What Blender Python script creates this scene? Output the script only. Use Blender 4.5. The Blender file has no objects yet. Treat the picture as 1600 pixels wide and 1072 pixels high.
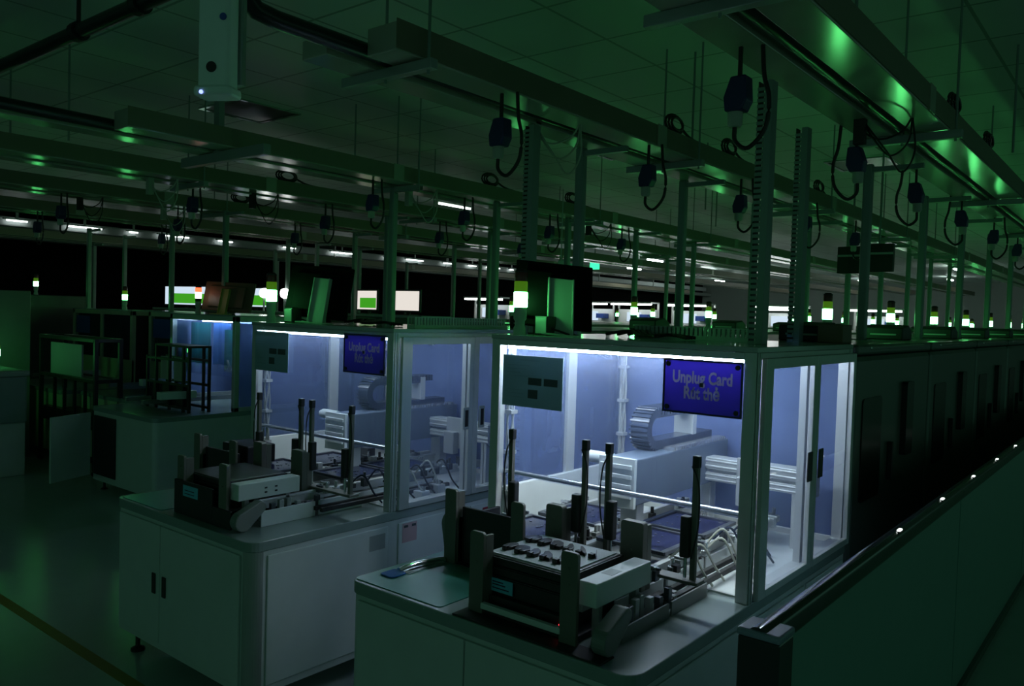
import bpy, bmesh, math, random
from mathutils import Vector, Matrix, Euler
random.seed(7)
SC = bpy.context.scene
COL = SC.collection
PI = math.pi
W = {}          # object name -> world position of its origin (nothing is rotated but copies)

# ------------------------------------------------------------------ materials
def mat(name, col, rough=.5, metal=0., bump=0., bscale=60., emit=None, estr=0., var=.06, spec=.5, trans=0., coat=0.):
    m = bpy.data.materials.new(name); m.use_nodes = True
    nt = m.node_tree; b = nt.nodes['Principled BSDF']
    tc = nt.nodes.new('ShaderNodeTexCoord')
    nz = nt.nodes.new('ShaderNodeTexNoise'); nz.inputs['Scale'].default_value = 9.; nz.inputs['Detail'].default_value = 4.
    nt.links.new(tc.outputs['Object'], nz.inputs['Vector'])
    mx = nt.nodes.new('ShaderNodeMixRGB'); mx.blend_type = 'MIX'
    mx.inputs[1].default_value = (*[c * (1 - var) for c in col], 1); mx.inputs[2].default_value = (*[min(1, c * (1 + var)) for c in col], 1)
    nt.links.new(nz.outputs['Fac'], mx.inputs[0]); nt.links.new(mx.outputs[0], b.inputs['Base Color'])
    b.inputs['Roughness'].default_value = rough; b.inputs['Metallic'].default_value = metal
    b.inputs['Specular IOR Level'].default_value = spec
    b.inputs['Coat Weight'].default_value = coat
    if emit:
        b.inputs['Emission Color'].default_value = (*emit, 1); b.inputs['Emission Strength'].default_value = estr
    if bump:
        n2 = nt.nodes.new('ShaderNodeTexNoise'); n2.inputs['Scale'].default_value = bscale
        nt.links.new(tc.outputs['Object'], n2.inputs['Vector'])
        bp = nt.nodes.new('ShaderNodeBump'); bp.inputs['Strength'].default_value = bump; bp.inputs['Distance'].default_value = .01
        nt.links.new(n2.outputs['Fac'], bp.inputs['Height']); nt.links.new(bp.outputs[0], b.inputs['Normal'])
    if trans:
        tl = nt.nodes.new('ShaderNodeBsdfTranslucent'); ms = nt.nodes.new('ShaderNodeMixShader'); ms.inputs[0].default_value = trans
        nt.links.new(mx.outputs[0], tl.inputs[0]); nt.links.new(b.outputs[0], ms.inputs[1]); nt.links.new(tl.outputs[0], ms.inputs[2])
        nt.links.new(ms.outputs[0], nt.nodes['Material Output'].inputs[0])
    return m

def glass(name, tint=(.93, .95, .97), gloss=.08, haze=0., hcol=(.3, .36, .6)):
    m = bpy.data.materials.new(name); m.use_nodes = True
    nt = m.node_tree; nt.nodes.clear()
    out = nt.nodes.new('ShaderNodeOutputMaterial')
    tr = nt.nodes.new('ShaderNodeBsdfTransparent'); tr.inputs[0].default_value = (*tint, 1)
    gl = nt.nodes.new('ShaderNodeBsdfGlossy'); gl.inputs['Roughness'].default_value = .03
    mix = nt.nodes.new('ShaderNodeMixShader')
    fr = nt.nodes.new('ShaderNodeFresnel'); fr.inputs[0].default_value = 1.45
    ad = nt.nodes.new('ShaderNodeMath'); ad.operation = 'MULTIPLY'; ad.inputs[1].default_value = gloss / .04
    ge = nt.nodes.new('ShaderNodeNewGeometry'); inv = nt.nodes.new('ShaderNodeMath'); inv.operation = 'SUBTRACT'; inv.inputs[0].default_value = 1
    nt.links.new(ge.outputs['Backfacing'], inv.inputs[1]); mu = nt.nodes.new('ShaderNodeMath'); mu.operation = 'MULTIPLY'
    nt.links.new(fr.outputs[0], mu.inputs[0]); nt.links.new(inv.outputs[0], mu.inputs[1])
    nt.links.new(mu.outputs[0], ad.inputs[0]); ad.use_clamp = True
    src = tr.outputs[0]
    if haze:
        df = nt.nodes.new('ShaderNodeBsdfDiffuse'); df.inputs[0].default_value = (*hcol, 1)
        tl = nt.nodes.new('ShaderNodeBsdfTranslucent'); tl.inputs[0].default_value = (*hcol, 1)
        m1 = nt.nodes.new('ShaderNodeMixShader'); m1.inputs[0].default_value = .4
        nt.links.new(df.outputs[0], m1.inputs[1]); nt.links.new(tl.outputs[0], m1.inputs[2])
        tc = nt.nodes.new('ShaderNodeTexCoord'); nz = nt.nodes.new('ShaderNodeTexNoise')
        nz.inputs['Scale'].default_value = 4.; nz.inputs['Detail'].default_value = 5.
        nt.links.new(tc.outputs['Object'], nz.inputs['Vector'])
        mr = nt.nodes.new('ShaderNodeMapRange'); mr.inputs[3].default_value = haze * .7; mr.inputs[4].default_value = haze * 1.3
        nt.links.new(nz.outputs['Fac'], mr.inputs[0])
        m2 = nt.nodes.new('ShaderNodeMixShader'); nt.links.new(mr.outputs[0], m2.inputs[0])
        nt.links.new(tr.outputs[0], m2.inputs[1]); nt.links.new(m1.outputs[0], m2.inputs[2]); src = m2.outputs[0]
    nt.links.new(ad.outputs[0], mix.inputs[0]); nt.links.new(src, mix.inputs[1]); nt.links.new(gl.outputs[0], mix.inputs[2])
    nt.links.new(mix.outputs[0], out.inputs[0])
    return m

def emis(name, col, s):
    m = bpy.data.materials.new(name); m.use_nodes = True
    nt = m.node_tree; nt.nodes.clear()
    out = nt.nodes.new('ShaderNodeOutputMaterial'); e = nt.nodes.new('ShaderNodeEmission')
    e.inputs[0].default_value = (*col, 1); e.inputs[1].default_value = s
    nt.links.new(e.outputs[0], out.inputs[0])
    return m

def tile_mat(name, base, line, size, rough, off=(0, 0), lw=.012, shine=None):
    m = mat(name, base, rough)
    nt = m.node_tree; b = nt.nodes['Principled BSDF']
    g = nt.nodes.new('ShaderNodeNewGeometry'); mp = nt.nodes.new('ShaderNodeMapping')
    mp.inputs['Location'].default_value = (off[0], off[1], 0)
    nt.links.new(g.outputs['Position'], mp.inputs['Vector'])
    br = nt.nodes.new('ShaderNodeTexBrick'); br.offset = 0; br.squash = 1
    br.inputs['Scale'].default_value = 1.; br.inputs['Brick Width'].default_value = size; br.inputs['Row Height'].default_value = size
    br.inputs['Mortar Size'].default_value = lw; br.inputs['Mortar Smooth'].default_value = .1
    br.inputs['Color1'].default_value = (*base, 1); br.inputs['Color2'].default_value = (*[c * .9 for c in base], 1)
    br.inputs['Mortar'].default_value = (*line, 1)
    nt.links.new(mp.outputs[0], br.inputs['Vector']); nt.links.new(br.outputs['Color'], b.inputs['Base Color'])
    return m

M = dict(
    white=mat('white_paint', (.62, .66, .65), .38), panel=mat('cabinet_panel', (.56, .6, .59), .35),
    alu=mat('anodised_aluminium', (.55, .57, .56), .38, .35), rail=mat('dull_aluminium', (.36, .38, .37), .45, .5),
    bench=mat('worktop_laminate', (.24, .3, .29), .25), plate=mat('bronze_grey_plate', (.16, .155, .13), .5, .2, .05),
    black=mat('black_plastic', (.012, .012, .013), .45), dark=mat('dark_rubber', (.02, .021, .022), .6),
    steel=mat('steel_rod', (.6, .62, .64), .22, .8), chain=mat('smoky_cable_chain', (.03, .04, .07), .25),
    blue=mat('grey_blue_gantry', (.1, .13, .18), .4), guard=mat('grey_belt_guard', (.2, .21, .2), .45),
    pcb=mat('dark_circuit_board', (.02, .024, .07), .2, var=.3), mat_=mat('green_rubber_mat', (.06, .24, .19), .32, bump=.05, bscale=14),
    sign=mat('deep_blue_sign', (.03, .016, .34), .35, trans=.09), signtext=mat('grey_lettering', (.22, .22, .3), .5, trans=.09), signback=mat('dark_blue_edge', (.015, .012, .07), .4),
    notice=mat('laminated_notice', (.3, .42, .47), .35, trans=.15), ink=mat('printed_ink', (.05, .07, .08), .5), inkl=mat('pale_ink', (.26, .36, .4), .5),
    pink=mat('pink_label', (.55, .36, .38), .5), red=mat('red_ink', (.35, .02, .05), .5), greylab=mat('grey_label', (.33, .36, .36), .5),
    cyan=mat('blue_tray_label', (.12, .5, .72), .4), bluefilm=mat('blue_film', (.03, .12, .4), .15), film=mat('glossy_film', (.85, .9, .9), .12, .85),
    beam=mat('trunking_paint', (.42, .41, .34), .17, .15), beamd=mat('brown_trunking_paint', (.2, .17, .12), .35), strut=mat('galvanised_strut', (.33, .35, .34), .4, .4),
    pipe=mat('black_air_pipe', (.012, .016, .016), .3), post=mat('grey_green_post', (.22, .27, .25), .42, .2), duct=mat('slotted_duct', (.12, .14, .15), .5),
    socket=mat('blue_socket', (.012, .016, .1), .4), cuff=mat('pale_cuff', (.4, .42, .36), .5), cable=mat('black_cable', (.012, .012, .012), .45), pcable=mat('pale_cable', (.45, .46, .4), .5),
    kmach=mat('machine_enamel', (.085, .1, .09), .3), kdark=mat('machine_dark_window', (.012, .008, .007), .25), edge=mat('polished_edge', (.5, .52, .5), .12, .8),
    fence=mat('barrier_panel', (.2, .36, .32), .42, coat=.2), fpost=mat('black_barrier_steel', (.012, .013, .018), .22, .0, coat=.4), cap=mat('post_cap', (.26, .27, .38), .4),
    tape=mat('yellow_floor_tape', (.3, .22, .03), .5), device=mat('white_device_plastic', (.8, .86, .84), .4),
    roof=mat('roof_sheet', (.36, .42, .4), .12), monback=mat('monitor_back', (.005, .005, .005), .7, spec=.04), bracket=mat('painted_bracket', (.4, .45, .42), .4),
    olive=mat('olive_bracket', (.45, .42, .12), .5), wallk=mat('black_wall_cloth', (.0015, .002, .002), .8, spec=.03), wallg=mat('grey_wall', (.24, .28, .26), .5),
    ypanel=mat('beige_machine_panel', (.5, .55, .38), .45), wood=mat('brown_control_box', (.16, .1, .06), .5), red_lens=mat('red_lens', (.13, .012, .01), .3),
    glass=glass('clear_acrylic', (.9, .93, .98), .045, .08, (.35, .42, .65)), haze=glass('blue_acrylic', (.45, .52, .7), .05, .62, (.25, .33, .6)), haze2=glass('pale_blue_acrylic', (.72, .8, .95), .05, .36, (.3, .38, .64)),
    led=emis('led_white', (.80, .92, 1.), 82), ledb=emis('led_white_dim', (.75, .9, 1.), 29), ledc=emis('led_blue_white', (.6, .85, 1.), 30.),
    green=emis('green_lamp', (1.0, 8, 2.0), 3.8), lens=mat('yellow_green_lens', (.03, .09, .008), .3, emit=(.12, .35, .01), estr=.35), amber=mat('amber_lens', (.3, .16, .01), .3, emit=(.4, .2, .01), estr=.3),
    redlamp=emis('red_lamp', (1., .12, .04), 2.5), whitelamp=emis('white_lamp', (1., .95, .85), 3.), tube=emis('fluorescent', (.9, 1., .97), 9.), tubefar=emis('bench_light', (.95, 1., .98), 9.),
    scr=emis('screen_white', (.7, .85, 1.), .9), scrg=emis('screen_green', (.06, .42, .02), .8), scrc=emis('screen_teal', (.15, .6, .7), .8), scrp=emis('screen_pale', (1., .93, .85), .8),
    redled=emis('red_led', (1., .05, .08), 3.), blueled=emis('blue_led', (.25, .35, 1.), 2.5), rail_glint=emis('rail_highlight', (.9, 1., .95), 2.2), exitg=emis('exit_green', (.05, 1., .4), 1.5),
    floor=mat('epoxy_floor', (.42, .5, .47), .24, bump=.02, bscale=3.), comp=mat('black_component', (.014, .011, .012), .35), traytop=mat('pale_tray', (.42, .45, .45), .4),
    valve=mat('valve_block', (.4, .42, .42), .4, .3), fixture=mat('dark_fixture', (.07, .08, .1), .35, .3), orange=mat('orange_box', (.4, .12, .02), .5), bluebox=mat('blue_box', (.03, .08, .35), .5),
)
M['tubehot'] = emis('bright_fluorescent', (.85, 1., .95), 45.); M['tealfilm'] = mat('teal_film', (.12, .42, .46), .3, trans=.5); M['skyfilm'] = mat('sky_blue_film', (.3, .5, .85), .2, trans=.4)
M['ceil'] = tile_mat('ceiling_tiles', (.62, .7, .66), (.26, .32, .29), .6, .5, off=(.27 , .1), lw=.01)

# ------------------------------------------------------------------ geometry helpers
class MB:
    def __init__(s): s.bm = bmesh.new()
    def box(s, x0, x1, y0, y1, z0, z1):
        v = [s.bm.verts.new((x, y, z)) for x in (x0, x1) for y in (y0, y1) for z in (z0, z1)]
        for f in ((0, 1, 3, 2), (4, 6, 7, 5), (0, 4, 5, 1), (2, 3, 7, 6), (0, 2, 6, 4), (1, 5, 7, 3)):
            s.bm.faces.new([v[i] for i in f])
        return s
    def obox(s, c, u, v, w):      # oriented box: centre and three half vectors
        c, u, v, w = map(Vector, (c, u, v, w)); p = []
        for a in (-1, 1):
            for b in (-1, 1):
                for d in (-1, 1): p.append(s.bm.verts.new(c + a * u + b * v + d * w))
        for f in ((0, 1, 3, 2), (4, 6, 7, 5), (0, 4, 5, 1), (2, 3, 7, 6), (0, 2, 6, 4), (1, 5, 7, 3)):
            s.bm.faces.new([p[i] for i in f])
        return s
    def prism(s, pts, lo, hi, ax='z'):     # pts: 2-D outline in the plane square to ax
        def P(a, b, h): return {'z': (a, b, h), 'x': (h, a, b), 'y': (a, h, b)}[ax]
        A = [s.bm.verts.new(P(a, b, lo)) for a, b in pts]; B = [s.bm.verts.new(P(a, b, hi)) for a, b in pts]
        s.bm.faces.new(A[::-1]); s.bm.faces.new(B)
        n = len(pts)
        for i in range(n): s.bm.faces.new((A[i], A[(i + 1) % n], B[(i + 1) % n], B[i]))
        return s
    def lathe(s, prof, c, n=20):           # prof: (radius, z) from bottom to top
        rings = []
        for r, z in prof:
            rings.append([s.bm.verts.new((c[0] + r * math.cos(2 * PI * i / n), c[1] + r * math.sin(2 * PI * i / n), c[2] + z)) for i in range(n)])
        for a, b in zip(rings, rings[1:]):
            for i in range(n): s.bm.faces.new((a[i], a[(i + 1) % n], b[(i + 1) % n], b[i]))
        s.bm.faces.new(rings[0][::-1]); s.bm.faces.new(rings[-1])
        return s
    def tube(s, pts, r, n=8, closed=False):
        pts = [Vector(p) for p in pts]; rings = []
        up = Vector((0, 0, 1))
        for i, p in enumerate(pts):
            d = (pts[min(i + 1, len(pts) - 1)] - pts[max(i - 1, 0)]).normalized()
            a = d.cross(up)
            if a.length < .05: a = d.cross(Vector((1, 0, 0)))
            a.normalize(); b = d.cross(a)
            rings.append([s.bm.verts.new(p + r * (math.cos(2 * PI * k / n) * a + math.sin(2 * PI * k / n) * b)) for k in range(n)])
        for a, b in zip(rings, rings[1:]):
            for k in range(n): s.bm.faces.new((a[k], a[(k + 1) % n], b[(k + 1) % n], b[k]))
        s.bm.faces.new(rings[0][::-1]); s.bm.faces.new(rings[-1])
        return s
    def cyl(s, p, q, r, n=14): return s.tube([p, q], r, n)

def curve(pts, n=6):     # Catmull-Rom through the points
    P = [Vector(p) for p in pts]; P = [2 * P[0] - P[1]] + P + [2 * P[-1] - P[-2]]; out = []
    for i in range(1, len(P) - 2):
        a, b, c, d = P[i - 1:i + 3]
        for k in range(n):
            t = k / n
            out.append(.5 * ((2 * b) + (c - a) * t + (2 * a - 5 * b + 4 * c - d) * t * t + (3 * b - a - 3 * c + d) * t ** 3))
    out.append(P[-2]); return out

def rrect(x0, x1, y0, y1, r, n=6, corners=(1, 1, 1, 1)):    # rounded outline; corners: x0y0, x1y0, x1y1, x0y1
    out = []
    for k, (cx, cy, a0) in enumerate(((x0 + r, y0 + r, PI), (x1 - r, y0 + r, 1.5 * PI), (x1 - r, y1 - r, 0), (x0 + r, y1 - r, .5 * PI))):
        if not corners[k]: out.append(((x0, y0), (x1, y0), (x1, y1), (x0, y1))[k]); continue
        for i in range(n + 1):
            a = a0 + i / n * PI / 2; out.append((cx + r * math.cos(a), cy + r * math.sin(a)))
    return out

def link(name, mb, m, org, bev=0., smooth=False):
    bmesh.ops.recalc_face_normals(mb.bm, faces=mb.bm.faces)
    bmesh.ops.translate(mb.bm, verts=mb.bm.verts, vec=-Vector(org))
    me = bpy.data.meshes.new(name); mb.bm.to_mesh(me); mb.bm.free(); me.materials.append(m)
    if smooth:
        for p in me.polygons: p.use_smooth = True
    o = bpy.data.objects.new(name, me); COL.objects.link(o)
    if smooth:
        try: me.set_sharp_from_angle(angle=math.radians(40))
        except Exception: pass
    if bev:
        b = o.modifiers.new('bevel', 'BEVEL'); b.width = bev; b.segments = 2; b.limit_method = 'ANGLE'
    return o

def tag(o, label, cat, group=None, kind=None):
    if label: o['label'] = label
    if cat: o['category'] = cat
    if group: o['group'] = group
    if kind: o['kind'] = kind
    return o

def thing(name, label, cat, loc, group=None):
    o = bpy.data.objects.new(name, None); COL.objects.link(o); o.location = loc; o.empty_display_size = .05
    W[o.name] = Vector(loc); return tag(o, label, cat, group)

def part(name, mb, m, parent, bev=0., smooth=False, label=None):      # mesh given in world coordinates
    org = W[parent.name]; o = link(name, mb, m, org, bev, smooth); o.parent = parent; W[o.name] = org
    if label: o['label'] = label
    return o

def solo(name, mb, m, label, cat, group=None, bev=0., smooth=False, kind=None):
    xs = [v.co for v in mb.bm.verts]
    org = Vector(((min(v.x for v in xs) + max(v.x for v in xs)) / 2, (min(v.y for v in xs) + max(v.y for v in xs)) / 2, min(v.z for v in xs)))
    o = link(name, mb, m, org, bev, smooth); o.location = org; W[o.name] = org
    return tag(o, label, cat, group, kind)

def struct(name, mb, m, bev=0.):
    o = link(name, mb, m, (0, 0, 0), bev); o['kind'] = 'structure'; W[o.name] = Vector(); return o

def dup(root, loc, label=None, group=None, rotz=None):
    r = root.copy(); COL.objects.link(r); r.location = loc; W[r.name] = Vector(loc)
    if label: r['label'] = label
    if group: r['group'] = group
    if rotz is not None: r.rotation_euler = (0, 0, rotz)
    for ch in root.children:
        c = ch.copy(); COL.objects.link(c); c.parent = r
        for g in ch.children:
            d = g.copy(); COL.objects.link(d); d.parent = c
    return r

ORD = ['first', 'second', 'third', 'fourth', 'fifth', 'sixth', 'seventh', 'eighth', 'ninth', 'tenth', 'eleventh', 'twelfth']

# ------------------------------------------------------------------ camera
def setup_camera():
    cam = bpy.data.cameras.new('camera'); o = bpy.data.objects.new('camera', cam); COL.objects.link(o)
    yaw, pitch, roll, F = math.radians(38.98512648), math.radians(-2.01471529), math.radians(1.75692456), 1264.84436
    cy, sy = math.cos(yaw), math.sin(yaw)
    f = Vector((-sy * math.cos(pitch), cy * math.cos(pitch), math.sin(pitch))); r = Vector((cy, sy, 0)); u = r.cross(f)
    r2 = r * math.cos(roll) + u * math.sin(roll); u2 = -r * math.sin(roll) + u * math.cos(roll)
    m = Matrix((r2, u2, -f)).transposed().to_4x4(); m.translation = (0, 0, 1.8)
    o.matrix_world = m; cam.sensor_width = 36; cam.sensor_fit = 'HORIZONTAL'; cam.lens = 36 * F / 1600
    cam.clip_start = .05; cam.clip_end = 200; SC.camera = o
setup_camera()
vs = SC.view_settings; vs.view_transform = 'Standard'; vs.look = 'None'; vs.gamma = 1; vs.exposure = 0; vs.use_curve_mapping = False
w = bpy.data.worlds.new('ambient_fill'); SC.world = w; w.use_nodes = True
w.node_tree.nodes['Background'].inputs[0].default_value = (.26, .8, .55, 1); w.node_tree.nodes['Background'].inputs[1].default_value = .165  # added teal fill light, let in through the open right and rear

# ------------------------------------------------------------------ the hall
HC = 3.45
struct('floor', MB().box(-17, 9.2, -7, 34, -.1, 0), M['floor'])
struct('ceiling', MB().box(-17, 9.2, -7, 34, HC, HC + .1), M['ceil'])
struct('wall_left', MB().box(-16.2, -16, -7, 34, 0, HC), M['wallk'])
struct('wall_back', MB().box(-17, 9.2, 33, 33.2, 0, HC), M['wallg'])
struct('trim_1', MB().box(-16, -15.6, -7, 33, 2.86, 2.98), M['wallg'])
solo('floor_tape', MB().box(-9, -2.4, 1.80, 1.86, 0, .002), M['tape'], 'dull yellow tape line on the floor beside the left bench', 'floor tape')

# ------------------------------------------------------------------ the two lit machines
PO = .045
def profile_post(mb, x0, x1, y0, y1, z0, z1):
    mb.box(x0, x1, y0, y1, z0, z1)

def machine(X0, X1, where, led, panelm):
    YF, YM0, YM1, YB, ZB, ZT = 2.73, 3.275, 3.345, 3.83, .80, 1.712
    t = thing('card_unplugging_machine', 'white bench machine with a lit glass enclosure, ' + where, 'machine', ((X0 + X1) / 2, 2.9, 0), 'lit glass machines')
    # lower cabinet and worktop
    part('cabinet', MB().prism(rrect(X0, X1, 1.955, 3.83, .05, 6, (1, 1, 0, 0)), .13, .755), panelm, t)
    part('worktop', MB().prism(rrect(X0 - .005, X1 + .005, 1.945, 3.835, .06, 6, (1, 1, 0, 0)), .755, .8), M['bench'], t, .004)
    xm = (X0 + X1) / 2 - (.14 if X0 < -3 else .02)
    for k, (a, b) in enumerate(((X0 + .055, xm - .003), (xm + .003, X1 - .075))):
        d = part('door', MB().box(a, b, 1.943, 1.955, .165, .735), M['panel'], t, .003)
        hx = b - .045 if k == 0 else a + .045
        if X0 < -3: part('handle', MB().box(hx - .016, hx + .016, 1.936, 1.9432, .40, .50), M['black'], d, .004, label='black recessed door handle')
    for k, (a, b) in enumerate(((2.03, 2.72), (2.79, 3.3), (3.33, 3.8))):
        part('side_panel', MB().box(X1, X1 + .008, a, b, .165, .735), M['white'], t, .004)
    part('corner_trim', MB().prism([(X1 + .004 - .06 * (1 - math.cos(a)), 2.01 - .06 * math.sin(a)) for a in [i / 8 * PI / 2 for i in range(9)]] +
         [(X1 - .056 + .046 * math.cos(a), 2.01 - .046 * math.sin(a)) for a in [PI / 2 - i / 8 * PI / 2 for i in range(9)]], .135, .754), M['rail'], t)
    for x in (X0 + .09, X1 - .09):
        for y in (2.03, 3.75):
            part('foot', MB().lathe([(.035, 0), (.035, .012), (.012, .025), (.012, .14)], (x, y, 0), 14), M['black'], t)
    # frame of extruded profile
    f = MB(); g = PO
    for x in (X0, X1 - g):
        for y, wy in ((YF, g), (YM0, YM1 - YM0), (YB - g, g)):
            if wy == g: f.box(x, x + g, y, y + wy, ZB, ZT - .02)
            else: f.box(x + .008, x + g - .008, y, y + wy, ZB, ZT - .06)
        f.box(x + .001, x + g - .001, YF + g, YB - g, ZT - .047, ZT - .021); f.box(x + .001, x + g - .001, YF + g, YB - g, ZB, ZB + .03)
    for y in (YF, YB - g): f.box(X0 + g, X1 - g, y + .001, y + g - .001, ZT - .047, ZT - .021)
    f.box(X0 + g, X1 - g, YB - g + .001, YB - .001, ZB, ZB + .03)
    for x in (X0 - .0015, X1 + .0015):           # slots of the profile faces show as fine ridges
        s = -1 if x < (X0 + X1) / 2 else 1
        xi = x if s < 0 else x - .0
        for y0, y1 in ((YF + .008, YF + .018), (YF + .027, YF + .037), (YB - .037, YB - .027), (YB - .018, YB - .008)):
            f.box(min(xi, xi + s * .003), max(xi, xi + s * .003), y0, y1, ZB, ZT - .02)
    part('enclosure_frame', f, M['alu'], t, .002)
    part('roof_panel', MB().box(X0 - .004, X1 + .004, YF - .004, YB, ZT - .02, ZT), M['roof'], t, .002)
    part('crossbar', MB().cyl((X0 + .03, YF + .05, 1.105), (X1 - .03, YF + .05, 1.105), .011), M['steel'], t, 0, True, 'round steel crossbar below the front glass')
    part('front_window', MB().box(X0 + g - .01, X1 - g + .01, YF + .012, YF + .018, 1.10, ZT - .045), M['glass'], t)
    # two glazed doors on the right flank
    for a, b, hy, w_, v_ in ((YF + .046, 3.311, 0, .066, .036), (3.314, YB - .002, 1, .036, .033)):
        df = MB(); x0, x1 = X1 + .001, X1 + .022
        df.box(x0, x1, a, a + w_, ZB + .005, ZT - .04); df.box(x0, x1, b - v_, b, ZB + .005, ZT - .04)
        df.box(x0, x1, a + w_, b - v_, ZB + .005, ZB + .033); df.box(x0, x1, a + w_, b - v_, ZT - .078, ZT - .04)
        d = part('enclosure_door', df, M['alu'], t, .002)
        part('pane', MB().box(X1 + .006, X1 + .011, a + w_ - .004, b - v_ + .004, ZB + .03, ZT - .075), M['glass'], d)
        hc = (b - .062) if hy == 0 else (a + .062)
        hm = MB().box(X1 + .022, X1 + .03, hc - .024, hc + .024, 1.17, 1.29)
        part('handle', hm, M['black'] if X0 > -3 else M['greylab'], d, .006, label='recessed pull handle')
        if X0 < -3: part('handle_recess', MB().box(X1 + .03, X1 + .032, hc - .012, hc + .012, 1.185, 1.275), M['black'], d)
    # fixed blue acrylic at left and rear
    for a, b in ((YF + g, YM0), (YM1, YB - g)):
        part('side_window', MB().box(X0 + .014, X0 + .02, a, b, 1.0, ZT - .065), M['haze2'], t)
    part('rear_window', MB().box(X0 + g, X1 - g, YB - .026, YB - .02, .83, ZT - .065), M['haze'], t)
    part('white_sill', MB().box(X0 + .024, X0 + .05, YF + g, YB - g, ZB, 1.03).box(X0 + .01, X0 + .024, YF + g, YB - g, ZB, 1.0), M['white'], t, .003)
    part('deck', MB().box(X0 + .05, X1 - .046, YF + .05, YB - .05, ZB, ZB + .006), M['white'], t)
    # interior lamps
    part('front_light_strip', MB().box(X0 + .05, X1 - .05, YF + .048, YF + .074, ZT - .060, ZT - .048), led, t, label='white light strip under the roof edge')
    part('rear_light_strip', MB().box(X0 + .12, X1 - .12, 3.36, 3.38, ZT - .034, ZT - .022), led, t)
    # cable bundle on the rear-left and front-left posts
    for (x, y, zb) in ((X0 + .06, YB - .075, 1.05), (X0 + .062, YF + .066, .88)):
        cb = MB()
        for k in range(4):
            pts = [(x + .012 * math.sin(z * 9 + k * 1.6), y + .012 * math.cos(z * 7 + k * 2), z) for z in [zb + (1.66 - zb) * i / 12 for i in range(13)]]
            cb.tube(pts, .005, 6)
        for z in (zb + .12, zb + .3, zb + .48): cb.box(x - .022, x + .022, y - .022, y + .022, z, z + .016)
        part('cable_bundle', cb, M['pcable'] if x < -2.26 and y > 3 else M['valve'], t)
    return t

A0, A1 = -2.32, -1.11
B0, B1 = -4.17, -2.96
mA = machine(A0, A1, 'the nearer and brighter one', M['led'], M['panel'])
mB = machine(B0, B1, 'the dimmer one left of the brightest', M['ledb'], M['panel'])

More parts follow.
